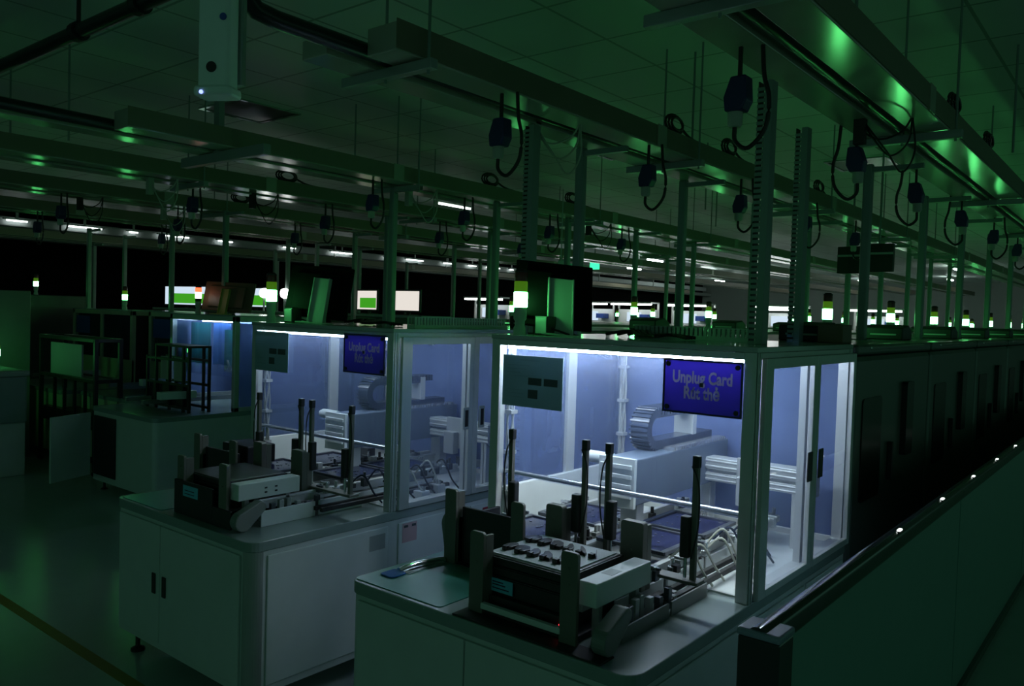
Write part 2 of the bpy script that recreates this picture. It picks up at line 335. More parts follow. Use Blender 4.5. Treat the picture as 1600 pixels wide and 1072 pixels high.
# ------------------------------------------------------------------ machine innards
def gantry(dx, which):
    t = thing('linear_gantry', 'grey-blue linear gantry with white end plate inside the ' + which, 'gantry', (-1.8 + dx, 3.35, .806), 'gantries')
    part('beam', MB().box(-1.80 + dx, -1.66 + dx, 2.885, 3.77, 1.03, 1.222), M['blue'], t, .006)
    e = MB().box(-1.83 + dx, -1.658 + dx, 2.865, 2.885, 1.02, 1.225)
    for z in (1.06, 1.1, 1.14, 1.18): e.box(-1.82 + dx, -1.67 + dx, 2.857, 2.865, z, z + .018)
    part('end_plate', e, M['white'], t, .002, label='white ribbed end plate')
    for y in (2.95, 3.65): part('leg', MB().box(-1.77 + dx, -1.69 + dx, y, y + .06, .806, 1.03), M['alu'], t, .003)
    part('motor', MB().cyl((-1.93 + dx, 2.93, 1.2), (-1.80 + dx, 2.93, 1.2), .026).cyl((-1.95 + dx, 2.93, 1.2), (-1.93 + dx, 2.93, 1.2), .018), M['white'], t, 0, True)
    rk = MB()
    for k in range(26): rk.box(-1.71 + dx, -1.66 + dx, 3.2 + k * .021, 3.213 + k * .021, 1.222, 1.237)
    part('rack', rk, M['steel'], t)
    # U-shaped cable chain
    c = thing('cable_chain', 'smoky plastic cable chain looping over the gantry in the ' + which, 'cable chain', (-1.83 + dx, 3.3, 1.222), 'cable chains')
    n = 14; R, r = .092, .05; zc = 1.222 + R; yc = 3.17
    out = [(3.72, 1.222), (yc, 1.222)] + [(yc - R * math.sin(PI * i / n), zc - R * math.cos(PI * i / n)) for i in range(1, n)] + [(yc, 1.222 + 2 * R), (3.5, 1.222 + 2 * R)]
    inn = [(3.5, zc + r), (yc, zc + r)] + [(yc - r * math.sin(PI * i / n), zc + r * math.cos(PI * i / n)) for i in range(1, n)] + [(yc, zc - r), (3.72, zc - r)]
    part('chain_body', MB().prism(out + inn, -1.81 + dx, -1.725 + dx, 'x'), M['chain'], c, .003)
    lk = MB()
    for i in range(n + 1):
        a = PI * i / n
        lk.obox((-1.7675 + dx, yc - R * math.sin(a), zc - R * math.cos(a)), (.047, 0, 0), (0, .004 * math.cos(a), -.004 * math.sin(a)), (0, .006 * math.sin(a), .006 * math.cos(a)))
    for k in range(16): lk.box(-1.814 + dx, -1.721 + dx, yc + .03 + k * .026, yc + .04 + k * .026, 1.222 + 2 * R - .03, 1.222 + 2 * R + .005)
    part('link_plates', lk, M['chain'], c)
    part('end_bracket', MB().box(-1.82 + dx, -1.72 + dx, 3.5, 3.54, 1.26, 1.40), M['alu'], c, .003)
    # cross axis
    x = thing('cross_axis', 'white aluminium cross rail on legs near the right doors of the ' + which, 'linear axis', (-1.45 + dx, 3.58, .806), 'cross axes')
    xb = MB().box(-1.72 + dx, -1.19 + dx, 3.521, 3.526, 1.115, 1.125).box(-1.72 + dx, -1.19 + dx, 3.521, 3.526, 1.14, 1.15).box(-1.72 + dx, -1.19 + dx, 3.526, 3.531, 1.055, 1.063).box(-1.72 + dx, -1.19 + dx, 3.526, 3.531, 1.075, 1.083).box(-1.83 + dx if dx else -1.72, -1.19 + dx, 3.53, 3.61, 1.05, 1.09).box(-1.72 + dx, -1.19 + dx, 3.545, 3.6, 1.09, 1.105).box(-1.72 + dx, -1.19 + dx, 3.525, 3.615, 1.105, 1.16)
    part('rail', xb, M['alu'], x, .004)
    part('end_cap', MB().box(-1.19 + dx, -1.16 + dx, 3.52, 3.62, 1.04, 1.165), M['blue'], x, .006)
    for xx in (-1.235,): part('leg', MB().box(xx + dx - .02, xx + dx - .002, 3.54, 3.6, .806, 1.05).box(xx + dx + .004, xx + dx + .022, 3.54, 3.6, .806, 1.05), M['alu'], x, .002)
    part('carriage', MB().box(-1.5 + dx, -1.38 + dx, 3.505, 3.525, 1.0, 1.18).box(-1.48 + dx, -1.4 + dx, 3.46, 3.505, .97, 1.1), M['valve'], x, .004)

def conveyor(dx, which):
    t = thing('tray_conveyor', 'twin rail tray conveyor running out of the ' + which, 'conveyor', (-1.7 + dx, 2.9, .8), 'conveyors')
    for x in (-2.14, -1.84, -1.745, -1.41):
        r = MB().box(x + dx - .012, x + dx + .012, 2.12 if x > -1.8 else 2.42, 3.72, .865, .9).box(x + dx - .004, x + dx + .02, 2.14 if x > -1.8 else 2.44, 3.7, .9, .912)
        part('rail', r, M['alu'], t, .002)
        part('belt', MB().box(x + dx - .018, x + dx - .012, 2.16 if x > -1.8 else 2.46, 3.68, .87, .895), M['dark'], t)
        for y in (2.5, 3.0, 3.6): part('leg', MB().box(x + dx - .01, x + dx + .01, y, y + .03, .8 if y < 2.75 else .806, .865), M['rail'], t)
    for x in (-1.33, -1.28): part('cable_channel', MB().box(x + dx - .01, x + dx + .01, 2.42, 3.3, .83, .85), M['dark'], t, .002)
    for y in (2.62, 2.95, 3.3):
        part('cross_bar', MB().box(-2.15 + dx, -1.39 + dx, y, y + .02, .842, .862), M['rail'], t)
    for k, (y, a) in enumerate(((2.3, .33), (2.66, .3), (2.98, .3))):
        part('side_cover', MB().box(-1.392 + dx + k * .0, -1.384 + dx, y, y + a, .81, .86), M['white'], t, .003)
    # machine-vision clutter: small clamps, fittings and hoses along the rails
    rnd = random.Random(3 + int(abs(dx) * 10))
    for k in range(56):
        x = rnd.choice((-2.165, -1.815, -1.77, -1.385, -1.33)) + dx + rnd.uniform(-.02, .02); y = rnd.uniform(2.45, 3.6); h = rnd.uniform(.02, .075)
        c = MB().box(x - .012, x + .012, y - .016, y + .016, .9, .9 + h * .6)
        if k % 3 == 0: c.cyl((x, y, .9 + h * .6), (x, y, .9 + h * .6 + .03), .008, 8)
        elif k % 3 == 1: c.box(x - .022, x + .022, y - .006, y + .006, .9 + h * .6, .91 + h * .6)
        part('clamp', c, rnd.choice((M['valve'], M['fixture'], M['steel'], M['fixture'], M['rail'], M['dark'])), t, .002)
    for k in range(7):
        x = -1.3 + dx + rnd.uniform(-.03, .06); y = 2.7 + k * .09
        part('air_hose', MB().tube(curve([(x - .09, y, .9), (x - .02, y + .03, .95 + rnd.uniform(0, .03)), (x + .03, y + .06, .87), (x + .05, y + .1, .815 if y > 2.65 else .81)]), .005, 6), rnd.choice((M['cable'], M['pcable'], M['chain'])), t)

def board_pallets(dx, which):
    t0 = None
    rnd = random.Random(11)
    spots = [(-1.578, 2.86, 'right lane, by the front bar'), (-1.578, 3.2, 'right lane, middle of the enclosure'), (-1.99, 2.66, 'left lane, under the glass'), (-1.99, 3.02, 'left lane, behind the first')]
    for i, (x, y, wh) in enumerate(spots):
        p = (x + dx, y, .913)
        lab = 'dark blue circuit board pallet in the %s, %s' % (which, wh)
        if t0: dup(t0, p, lab); continue
        t0 = thing('circuit_board_pallet', lab, 'circuit board', p, 'circuit board pallets')
        X, Y, Z = p
        part('board', MB().box(X - .13, X + .13, Y - .14, Y + .14, Z, Z + .008), M['pcb'], t0, .001)
        fr = MB()
        for a in (-1, 1): fr.box(X + a * .142 - .012, X + a * .142 + .012, Y - .15, Y + .15, Z, Z + .014); fr.box(X - .15, X + .15, Y + a * .148 - .008, Y + a * .148 + .008, Z, Z + .014)
        part('frame', fr, M['fixture'], t0, .002)
        ch = MB()
        for k in range(12):
            u, v = rnd.uniform(-.11, .1), rnd.uniform(-.12, .11); ch.box(X + u, X + u + rnd.uniform(.004, .012), Y + v, Y + v + rnd.uniform(.004, .01), Z + .008, Z + .011)
        part('surface_pattern', ch, M['steel'], t0)  # small raised metal chips on the board

for dx, which in ((0, 'brightest enclosure'), (-1.82, 'dimmer left enclosure')):
    gantry(dx, which); conveyor(dx, which); board_pallets(dx, which)
    for k, (x, y, h, m) in enumerate(((-1.24, 3.05, .04, 'white'), (-1.62, 3.42, .1, 'valve'), (-2.02, 3.35, .14, 'fixture'), (-1.27, 3.2, .05, 'valve'))):
        v = thing('valve_block', ['low white', 'tall silver', 'dark', 'small silver'][k] + ' valve block on the deck of the ' + which, 'valve', (x + dx, y, .806), 'valve blocks')
        part('body', MB().box(x + dx - .035, x + dx + .035, y - .03, y + .03, .806 if k in (0, 3) else .806, .806 + h), M[m], v, .003)
        ft = MB()
        for q in (-.02, 0, .02): ft.cyl((x + dx + q, y, .806 + h), (x + dx + q, y, .83 + h), .007, 8)
        part('fittings', ft, M['steel'], v)

# ------------------------------------------------------------------ tray stackers on the two benches
def guide_post(t, x, y, side):
    part('guide_post', MB().box(x - .0095, x + .0095, y - .0095, y + .0095, .915, 1.31), M['plate'], t, .002)
    part('post_cap', MB().box(x - .012, x + .012, y - .012, y + .012, 1.305, 1.345), M['black'], t, .003).__setitem__('label', 'black post cap')
    part('sensor', MB().prism(rrect(x + side * .024 - .017, x + side * .024 + .017, y - .03, y + .005, .008), 1.0, 1.14), M['dark'], t, .004)
    part('cylinder_rod', MB().cyl((x + side * .024, y - .012, .93), (x + side * .024, y - .012, 1.0), .006, 8), M['steel'], t)
    part('sensor_cable', MB().tube(curve([(x + side * .01, y - .014, 1.31), (x - side * .017, y - .016, 1.25), (x - side * .022, y - .018, 1.12), (x + side * .0, y - .018, 1.0)]), .003, 5), M['cable'], t)

def stacker_plate(t, x0, x1, y, z0, z1, th=.014, lip=0):
    mb = MB().prism(rrect(x0, x1, z0, z1, .012, 4, (0, 0, 1, 1)), y - th / 2, y + th / 2, 'y')
    if lip: mb.box(x1 - .012 if lip > 0 else x0, x1 if lip > 0 else x0 + .012, y + th / 2, y + .045, z0, z1 - .012)
    for z in (z1 - .05, z1 - .1):
        mb.cyl(((x0 + x1) / 2, y - th / 2 - .003, z), ((x0 + x1) / 2, y - th / 2, z), .005, 8)
    return part('corner_guide', mb, M['plate'], t, .002)

def tray_stack(x0, x1, y0, y1, where, label_x, comps):
    z = .862; names = []
    for i in range(3):
        lab = 'black component tray on the %s, %s' % (where, ['bottom one of the stack', 'middle one of the stack', 'topmost one of the stack'][i])
        t = thing('component_tray', lab, 'tray', ((x0 + x1) / 2, (y0 + y1) / 2, z), 'component trays')
        h = (.062, .034, .034)[i]
        part('tray_body', MB().box(x0, x1, y0, y1, z, z + h), M['black'], t, .004)
        part('rim', MB().box(x0 - .006, x1 + .006, y0 - .006, y1 + .006, z + h - .01, z + h - .004), M['dark'], t)
        if i == 0 and comps:
            part('label', MB().box(label_x, label_x + .1, y0 - .0085, y0 - .0061, z + .012, z + .056), M['cyan'], t, label='blue printed label')
            for k, q in enumerate((.022, .034, .043)): part('print_line', MB().box(label_x + .014, label_x + (.085, .07, .06)[k], y0 - .0092, y0 - .0085, z + q, z + q + .004), M['signback'], t)
        if i == 2 and comps:
            part('insert', MB().box(x0 + .012, x1 - .012, y0 + .012, y1 - .012, z + h, z + h + .004), M['traytop'], t, label='pale tray insert')
            for r in range(2):
                for c in range(6):
                    cx = x0 + .04 + c * (x1 - x0 - .08) / 5; cy = y0 + .09 + r * .13
                    q = MB().prism([(cx + (.022 + .01 * ((c + r) % 2)) * math.cos(a + c), cy + .036 * math.sin(a + c * .7)) for a in (.3, 1.2, 2.0, 2.9, 3.8, 4.6, 5.6)], z + h + .004, z + h + .016)
                    q.box(cx - .008, cx + .01, cy - .04, cy - .02, z + h + .004, z + h + .02)
                    part('component', q, M['comp'], t, .002)
        z += h

def stacker(dx, posts, which, comps, dxf):
    X = lambda x: x + dxf
    t = thing('tray_stacker', 'tray stacker with grey corner guides at the front right of the ' + which, 'tray stacker', (X(-1.58), 2.25, .8), 'tray stackers')
    part('base_plate', MB().box(X(-1.80), X(-1.36), 2.03, 2.6, .8, .822).box(X(-1.78), X(-1.4), 2.05, 2.45, .822, .862), M['dark'], t, .004)
    for yy, ln_ in ((2.13, .3), (2.45, .27)): part('side_skirt', MB().box(X(-1.262), X(-1.255), yy, yy + ln_, .8, .872 if dx else .85), M['white'] if dx else M['guard'], t, .002, label='skirt panel')
    if dx:
        fcv = part('front_cover', MB().box(X(-1.785), X(-1.45), 2.0, 2.012, .8, .962).box(X(-1.45), X(-1.3), 2.0, 2.012, .8, .885).box(X(-1.785), X(-1.775), 2.012, 2.4, .8, .962), M['black'], t, .003)
        part('label', MB().box(X(-1.70), X(-1.57), 1.998, 2.0, .893, .945), M['cyan'], fcv, label='blue printed label')
        for q in (.905, .92): part('print_line', MB().box(X(-1.685), X(-1.6), 1.9972, 1.998, q, q + .004), M['signback'], fcv)
    if not dx: part('front_plate', MB().box(X(-1.80), X(-1.22), 1.952, 2.03, .8, .806), M['dark'], t, .001)
    if not dx: part('front_bar', MB().box(X(-1.72), X(-1.40), 2.0, 2.02, .828, .848), M['white'], t, .003, label='pale front bar')
    stacker_plate(t, X(-1.785), X(-1.725), 2.022, .8, 1.075, .014, 1)
    stacker_plate(t, X(-1.405), X(-1.342), 2.012, .8, 1.088, .014, -1)
    stacker_plate(t, X(-1.775), X(-1.70), 2.44, .862, 1.10, .03, 1)
    stacker_plate(t, X(-1.45), X(-1.36), 2.44, .862, 1.10, .03, 1)
    c = part('motor_cover', MB().box(X(-1.358), X(-1.292), 2.035, 2.365, .925, 1.0), M['white'], t, .004, label='white motor cover')
    sl = MB()
    for y in (2.17, 2.225):
        for z in (.945, .965): sl.box(X(-1.292), X(-1.2912), y, y + .014, z, z + .008)
    if dx: part('vent_slots', sl, M['black'], c)
    else: part('sticker', MB().box(X(-1.345), X(-1.305), 2.14, 2.2, 1.0, 1.0006), M['greylab'], c)
    for yy in (2.08, 2.3): part('cover_leg', MB().box(X(-1.335), X(-1.31), yy, yy + .02, .822, .925), M['rail'], t)
    # rounded belt guard leaning forward
    n = 10; y0, z0, y1, z1 = 2.11, .90, 2.025, .846
    d = Vector((y1 - y0, z1 - z0)).normalized(); a0 = math.atan2(d.y, d.x)
    pts = [(y0 + .027 * math.cos(a0 + PI / 2 + PI * i / n), z0 + .027 * math.sin(a0 + PI / 2 + PI * i / n)) for i in range(n + 1)] + \
          [(y1 + .044 * math.cos(a0 - PI / 2 + PI * i / n), z1 + .044 * math.sin(a0 - PI / 2 + PI * i / n)) for i in range(n + 1)]
    part('belt_guard', MB().prism(pts, X(-1.275), X(-1.225), 'x'), M['guard'], t, .006, label='rounded grey belt guard')
    rnd = random.Random(5)
    for k in range(9):
        y = 2.14 + k * .05; x = X(-1.29 + rnd.uniform(-.02, .02))
        part('fitting', MB().box(x - .01, x + .01, y, y + .025, .822, .85 + rnd.uniform(0, .06)), rnd.choice((M['valve'], M['fixture'], M['plate'], M['rail'])), t, .002)
    part('indicator', MB().cyl((X(-1.43), 2.062, .838), (X(-1.43), 2.045, .838), .004, 8), M['redled'] if not dx else M['black'], t)
    for (x, s) in posts[2:]: guide_post(t, x, 2.5, s)
    part('post_base', MB().box(posts[2][0] - .03, posts[3][0] + .03, 2.47, 2.53, .905 + .008, .925), M['plate'], t, .003)
    u = thing('tray_magazine', 'empty black tray magazine at the back left of the ' + which, 'tray magazine', (X(-2.0), 2.45, .8), 'tray magazines')
    part('front_wall', MB().box(X(-2.15), X(-1.84), 2.375, 2.39, .806, 1.03), M['black'], u, .003)
    part('side_wall', MB().box(X(-2.17), X(-2.155), 2.36, 2.62, .806, .99), M['black'], u, .003)
    part('base_plate', MB().box(X(-2.19), X(-1.83), 2.35, 2.62, .8, .806), M['dark'], u)
    stacker_plate(u, X(-2.215), X(-2.155), 2.35, .8, 1.10, .014, 1)
    stacker_plate(u, X(-1.885), X(-1.825), 2.36, .8, 1.10, .014, 0)
    n = 10
    gp = [(2.40 + .045 * math.cos(2 * PI * i / 20), .95 + .045 * math.sin(2 * PI * i / 20)) for i in range(0, 11)] + [(2.375, .84), (2.40, .815), (2.43, .84)]
    part('belt_guard', MB().prism(gp, X(-2.245), X(-2.215), 'x'), M['guard'], u, .004)
    for (x, s) in posts[:2]: guide_post(u, x, 2.5, s)
    part('post_base', MB().box(posts[0][0] - .03, posts[1][0] + .03, 2.47, 2.53, .913, .925), M['plate'], u, .003)
    return t

stacker(0, [(-2.006, 1), (-1.655, -1), (-1.553, 1), (-1.208, -1)], 'nearest bench', True, 0)
stacker(-1.85, [(-3.739, 1), (-3.375, -1), (-3.289, 1), (-2.985, -1)], 'left bench', False, -1.90)
tray_stack(-1.765, -1.42, 2.07, 2.385, 'nearest bench', -1.735, True)
tray_stack(-3.69, -3.335, 2.07, 2.385, 'left bench', -3.62, False)

# loose things on the benches
solo('rubber_mat', MB().prism(rrect(-2.31, -1.87, 1.965, 2.56, .02), .8, .8035), M['mat_'], 'dark green rubber mat on the front left of the nearest bench', 'mat')
fl = thing('plastic_sleeve', 'shiny plastic sleeve with a blue end on the green mat', 'plastic sleeve', (-2.2, 2.3, .8036))
part('film', MB().tube([(-2.235, 2.12, .81), (-2.232, 2.15, .816), (-2.225, 2.2, .82), (-2.222, 2.26, .817), (-2.215, 2.31, .815), (-2.21, 2.34, .81)], .013, 12).box(-2.255, -2.19, 2.13, 2.33, .8036, .806), M['film'], fl, 0, True)
part('blue_end', MB().prism(rrect(-2.27, -2.2, 2.05, 2.13, .015), .8036, .81), M['bluefilm'], fl, .002, label='crumpled blue end')
mm = solo('rubber_mat', MB().prism(rrect(-4.14, -3.74, 1.965, 2.5, .02), .8, .8035), M['mat_'], 'dark rubber mat on the left bench beside the black tray stack', 'mat')
bx = thing('tray_box', 'black tray box standing behind the mat on the left bench', 'box', (-4.02, 2.62, .8))
part('box_body', MB().box(-4.13, -3.9, 2.54, 2.7, .8, .93), M['white'], bx, .004)
part('box_lid', MB().box(-4.14, -3.89, 2.53, 2.71, .93, 1.03), M['black'], bx, .006, label='black upper tray')

# ------------------------------------------------------------------ signs, notices and labels
def text_mesh(body, size, sx, rect=None):
    """Flat lettering in the x-z plane; with rect = (x0, x1, z0, z1) the sheet around the letters instead."""
    cu = bpy.data.curves.new('lettering', 'FONT'); cu.body = body; cu.size = size; cu.align_x = 'CENTER'; cu.align_y = 'CENTER'
    cu.offset = .0018 * size / .05; cu.resolution_u = 3; cu.space_line = .92
    o = bpy.data.objects.new('lettering', cu); COL.objects.link(o)
    bpy.context.view_layer.update(); dg = bpy.context.evaluated_depsgraph_get()
    if rect:
        c2 = bpy.data.curves.new('sheet', 'CURVE'); c2.dimensions = '2D'; c2.fill_mode = 'BOTH'; c2.resolution_u = 3; c2.offset = 0
        for q in o.evaluated_get(dg).to_curve(dg).splines:
            n = c2.splines.new('BEZIER'); n.bezier_points.add(len(q.bezier_points) - 1); n.use_cyclic_u = True
            for a, b in zip(n.bezier_points, q.bezier_points):
                a.handle_left_type = a.handle_right_type = 'FREE'; a.co, a.handle_left, a.handle_right = b.co, b.handle_left, b.handle_right
        sp = c2.splines.new('POLY'); sp.points.add(3); sp.use_cyclic_u = True
        x0, x1, z0, z1 = rect
        for p, (a, b) in zip(sp.points, ((x0 / sx, z0), (x1 / sx, z0), (x1 / sx, z1), (x0 / sx, z1))): p.co = (a, b, 0, 1)
        q = bpy.data.objects.new('sheet', c2); COL.objects.link(q); bpy.context.view_layer.update(); dg = bpy.context.evaluated_depsgraph_get()
        me = bpy.data.meshes.new_from_object(q.evaluated_get(dg)); bpy.data.objects.remove(q)
    else: me = bpy.data.meshes.new_from_object(o.evaluated_get(dg))
    bpy.data.objects.remove(o)
    for v in me.vertices: v.co = (v.co.x * sx, -v.co.z, v.co.y)
    me.materials.clear(); return me

def sign(x0, x1, z0, z1, y, where, dim):
    cx, cz = (x0 + x1) / 2, (z0 + z1) / 2
    t = thing('machine_sign', 'deep blue sign lettered Unplug Card, hanging on the front glass of the ' + where, 'sign', (cx, y, z0), 'blue signs')
    fm = MB()
    for a in ((x0, x1, z0, z0 + .007), (x0, x1, z1 - .007, z1), (x0, x0 + .007, z0 + .007, z1 - .007), (x1 - .007, x1, z0 + .007, z1 - .007)): fm.box(a[0], a[1], y - .002, y + .003, a[2], a[3])
    part('frame', fm, M['signback'], t)
    for nm, rc, mt in (('face', (x0 + .006 - cx, x1 - .006 - cx, z0 + .006 - cz - .004, z1 - .006 - cz - .004), 'sign'), ('lettering', None, 'signtext')):
        me = text_mesh('Unplug Card\nRút thẻ', .062, .74, rc); me.materials.append(M[mt])
        o = bpy.data.objects.new(nm, me); COL.objects.link(o); o.parent = t
        o.location = (0, -.0005 if rc is None else 0, cz - z0 + .004); W[o.name] = W[t.name]
    for a in (x0 + .02, x1 - .02):
        for b in (z0 + .02, z1 - .02): part('sucker', MB().cyl((a, y - .006, b), (a, y + .004, b), .009, 12), M['black'], t)
    part('hook', MB().box(cx - .006, cx + .006, y - .005, y - .001, cz + .002, cz + .016), M['black'], t)
sign(-1.466, -1.153, 1.455, 1.656, 2.722, 'brightest enclosure', 0)
sign(-3.327, -3.012, 1.475, 1.677, 2.722, 'dimmer left enclosure', 1)

def notice(x0, x1, z0, z1, y, where):
    t = thing('work_instruction', 'laminated work instruction sheet taped to the front glass of the ' + where, 'notice', ((x0 + x1) / 2, y, z0), 'work instruction sheets')
    part('sheet', MB().box(x0, x1, y, y + .003, z0, z1), M['notice'], t)
    ln = MB(); h = z1 - z0; wd = x1 - x0
    for k in range(4): ln.box(x0 + wd * .08, x0 + wd * (.45, .4, .3, .42)[k], y - .0008, y, z1 - h * (.2 + .07 * k), z1 - h * (.2 + .07 * k) + .003)
    ln.box(x0 + wd * .3, x0 + wd * .62, y - .0008, y, z1 - h * .1, z1 - h * .075)
    for k in range(3): ln.box(x0 + wd * .08, x0 + wd * .36, y - .0008, y, z1 - h * (.68 + .07 * k), z1 - h * (.68 + .07 * k) + .003)
    part('surface_pattern', ln, M['inkl'], t)
    for a, b, c, d in ((.44, .66, .42, .56), (.7, .92, .42, .56), (.44, .6, .65, .82)):
        part('picture', MB().box(x0 + wd * a, x0 + wd * b, y - .001, y, z1 - h * d, z1 - h * c), M['ink'], t)
notice(-2.25, -1.93, 1.406, 1.626, 2.724, 'brightest enclosure')
notice(-4.13, -3.81, 1.435, 1.66, 2.724, 'dimmer left enclosure')

lb = thing('warning_label', 'pink printed label on the white flank of the dimmer machine', 'label', (-2.95, 2.87, .625))
part('paper', MB().box(B1 + .008, B1 + .0092, 2.815, 2.915, .63, .728), M['pink'], lb)
for a in (2.825, 2.88): part('print', MB().box(B1 + .0092, B1 + .0098, a, a + .028, .705, .718), M['ink'], lb)
solo('grey_label', MB().box(B1 + .008, B1 + .0092, 2.6, 2.7, .63, .705), M['greylab'], 'grey blank label on the flank of the left bench', 'label')
solo('red_label', MB().box(B1 + .008, B1 + .0092, 3.43, 3.52, .695, .708), M['red'], 'small red strip label low on the far end of the dimmer machine', 'label')
solo('white_label', MB().box(-1.995, -1.96, 3.8, 3.803, 1.60, 1.63), M['film'], 'tiny white label on the rear glass of the brightest enclosure', 'label')
solo('white_label', MB().box(-3.78, -3.73, 3.8, 3.803, 1.58, 1.61), M['film'], 'tiny white label on the rear glass of the dimmer left enclosure', 'label')

# ------------------------------------------------------------------ signal towers
def tower_parts(t, x, y, z, lit='green'):
    part('base', MB().lathe([(.028, 0), (.028, .03), (.022, .04), (.022, .06), (.029, .07), (.029, .12)], (x, y, z), 18), M['bracket'], t, 0, True)
    if lit == 'green':
        part('green_segment', MB().lathe([(.029, .121), (.031, .124), (.031, .185), (.029, .188)], (x, y, z), 18), M['green'], t, 0, True, 'lit green segment')
        part('amber_segment', MB().lathe([(.029, .189), (.0295, .192), (.0295, .232), (.029, .235)], (x, y, z), 18), M['lens'], t, 0, True, 'dim yellow-green segment')  # lens glow stands in for light spilling from the lit segment
        part('red_segment', MB().lathe([(.028, .236), (.0285, .239), (.0285, .272), (.028, .274)], (x, y, z), 18), M['red_lens'], t, 0, True, 'dark red segment')
    else:
        part('green_segment', MB().lathe([(.029, .121), (.03, .124), (.03, .15), (.029, .152)], (x, y, z), 18), M['black'], t, 0, True)
        part('white_segment', MB().lathe([(.029, .153), (.031, .156), (.031, .215), (.029, .218)], (x, y, z), 18), M['whitelamp'], t, 0, True, 'lit white segment')
        part('red_segment', MB().lathe([(.03, .219), (.031, .222), (.031, .258), (.029, .261)], (x, y, z), 18), M['redlamp'], t, 0, True, 'lit red segment')
    part('cap', MB().lathe([(.029, .262 if lit != 'green' else .274), (.029, .28), (.018, .29)], (x, y, z), 18), M['black'], t, 0, True)

TW = []
def tower(x, y, z, label, group='signal towers', lit='green'):
    if TW and lit == 'green': return dup(TW[0], (x, y, z), label, group)
    t = thing('signal_tower', label, 'signal tower', (x, y, z), group)
    tower_parts(t, x, y, z, lit)
    if lit == 'green': TW.append(t)
    return t
ZR = 1.712
tower(-2.225, 2.80, ZR, 'lit green signal tower at the front left corner of the brightest enclosure')
tower(-4.09, 2.80, ZR, 'lit green signal tower at the front left corner of the dimmer enclosure')

# ------------------------------------------------------------------ on top of the two machines
def monitor_back(cx, cy, z, yaw, wd, ht, where, brm, roll=0., off=0., hm='monback'):
    t = thing('monitor', 'tilted black monitor seen from behind, standing on ' + where, 'monitor', (cx, cy, z), 'monitors on machines')
    u = Vector((math.cos(yaw), math.sin(yaw), -roll)).normalized(); n0 = Vector((math.sin(yaw), -math.cos(yaw), 0))   # n0 towards the camera side
    v = (Vector((0, 0, 1)) + n0 * -.22).normalized(); n = u.cross(v).normalized()
    c0 = Vector((cx, cy, z + .03)) + v * ht / 2; c = c0 - u * off
    part('housing', MB().obox(c, u * wd / 2, v * ht / 2, n * .012).obox(c - n * .0 + n0 * .018, u * wd * .36, v * ht * .36, n * .012), M[hm], t, .006)
    b = MB().obox(c0 + n0 * .04 - v * .05, u * .055, v * (ht / 2 - .02), n * .004)
    for s in (-1, 1): b.obox(c0 + n0 * .042 - v * .05 + u * .055 * s, u * .004, v * (ht / 2 - .02), n * .014)
    foot = Vector((cx, cy, z + .004)) + n0 * .06
    b.obox(foot, u * .085, n0 * .07, Vector((0, 0, .004)))
    part('stand', b, brm, t, .002, label='painted stand bracket')
    part('screen', MB().obox(c - n * .0125 * (1 if n.dot(n0) > 0 else -1), u * wd * .46, v * ht * .45, n * .001), M['kdark'], t)
    return t
monitor_back(-2.13, 2.97, ZR, math.radians(38), .35, .30, 'the brightest enclosure', M['bracket'], .08, .03)
monitor_back(-3.84, 2.97, ZR, math.radians(12), .46, .31, 'the dimmer enclosure', M['bracket'], .06, .05)

def top_box(x0, x1, y0, y1, z0, z1, label, m=None, name='control_box'):
    t = thing(name, label, 'control box', ((x0 + x1) / 2, (y0 + y1) / 2, z0))
    part('case', MB().box(x0, x1, y0, y1, z0, z1), m or M['black'], t, .004)
    part('front_plate', MB().box(x0 + .008, x1 - .004, y0 - .003, y0, z0 + .008, z1 - .006), M['bracket'], t, .001)
    part('cable', MB().tube(curve([(x1, (y0 + y1) / 2, z0 + .03), (x1 + .03, (y0 + y1) / 2 + .02, z0 + .02), (x1 + .05, y1 + .03, z0 + .006), (x1 + .03, y1 + .1, z0 + .006)]), .005, 6), M['cable'], t)
top_box(-2.19, -2.12, 2.86, 2.93, ZR, ZR + .085, 'small control box beside the monitor on the brightest enclosure')
top_box(-4.05, -3.97, 2.86, 2.93, ZR, ZR + .085, 'small control box between tower and monitor on the dimmer enclosure')
top_box(-2.3, -2.26, 2.95, 3.05, ZR, ZR + .06, 'brown junction box on the left edge of the brightest enclosure', M['wood'], 'junction_box')

def duct(name, x0, x1, y0, y1, z, h, label, ax):
    t = thing(name, label, 'cable duct', ((x0 + x1) / 2, (y0 + y1) / 2, z), 'slotted cable ducts')
    part('tray', MB().box(x0, x1, y0, y1, z, z + .018), M['bracket'], t)
    f = MB(); L = (x1 - x0) if ax == 'x' else (y1 - y0); n = int(L / .022)
    for k in range(n):
        if ax == 'x':
            for y in (y0, y1 - .003): f.box(x0 + k * .022, x0 + k * .022 + .014, y, y + .003, z + .018, z + h)
        else:
            for x in (x0, x1 - .003): f.box(x, x + .003, y0 + k * .022, y0 + k * .022 + .014, z + .018, z + h)
    part('fingers', f, M['bracket'], t)  # thin duct fingers with open gaps between them
    part('lid', MB().box(x0, x1, y0, y1, z + h, z + h + .004), M['bracket'], t)
duct('cable_duct', -1.96, -1.36, 3.34, 3.40, ZR, .052, 'slotted cable duct lying across the roof of the brightest enclosure', 'x')
duct('cable_duct', -3.13, -3.07, 2.98, 3.74, ZR, .056, 'slotted cable duct along the roof edge of the dimmer enclosure', 'y')
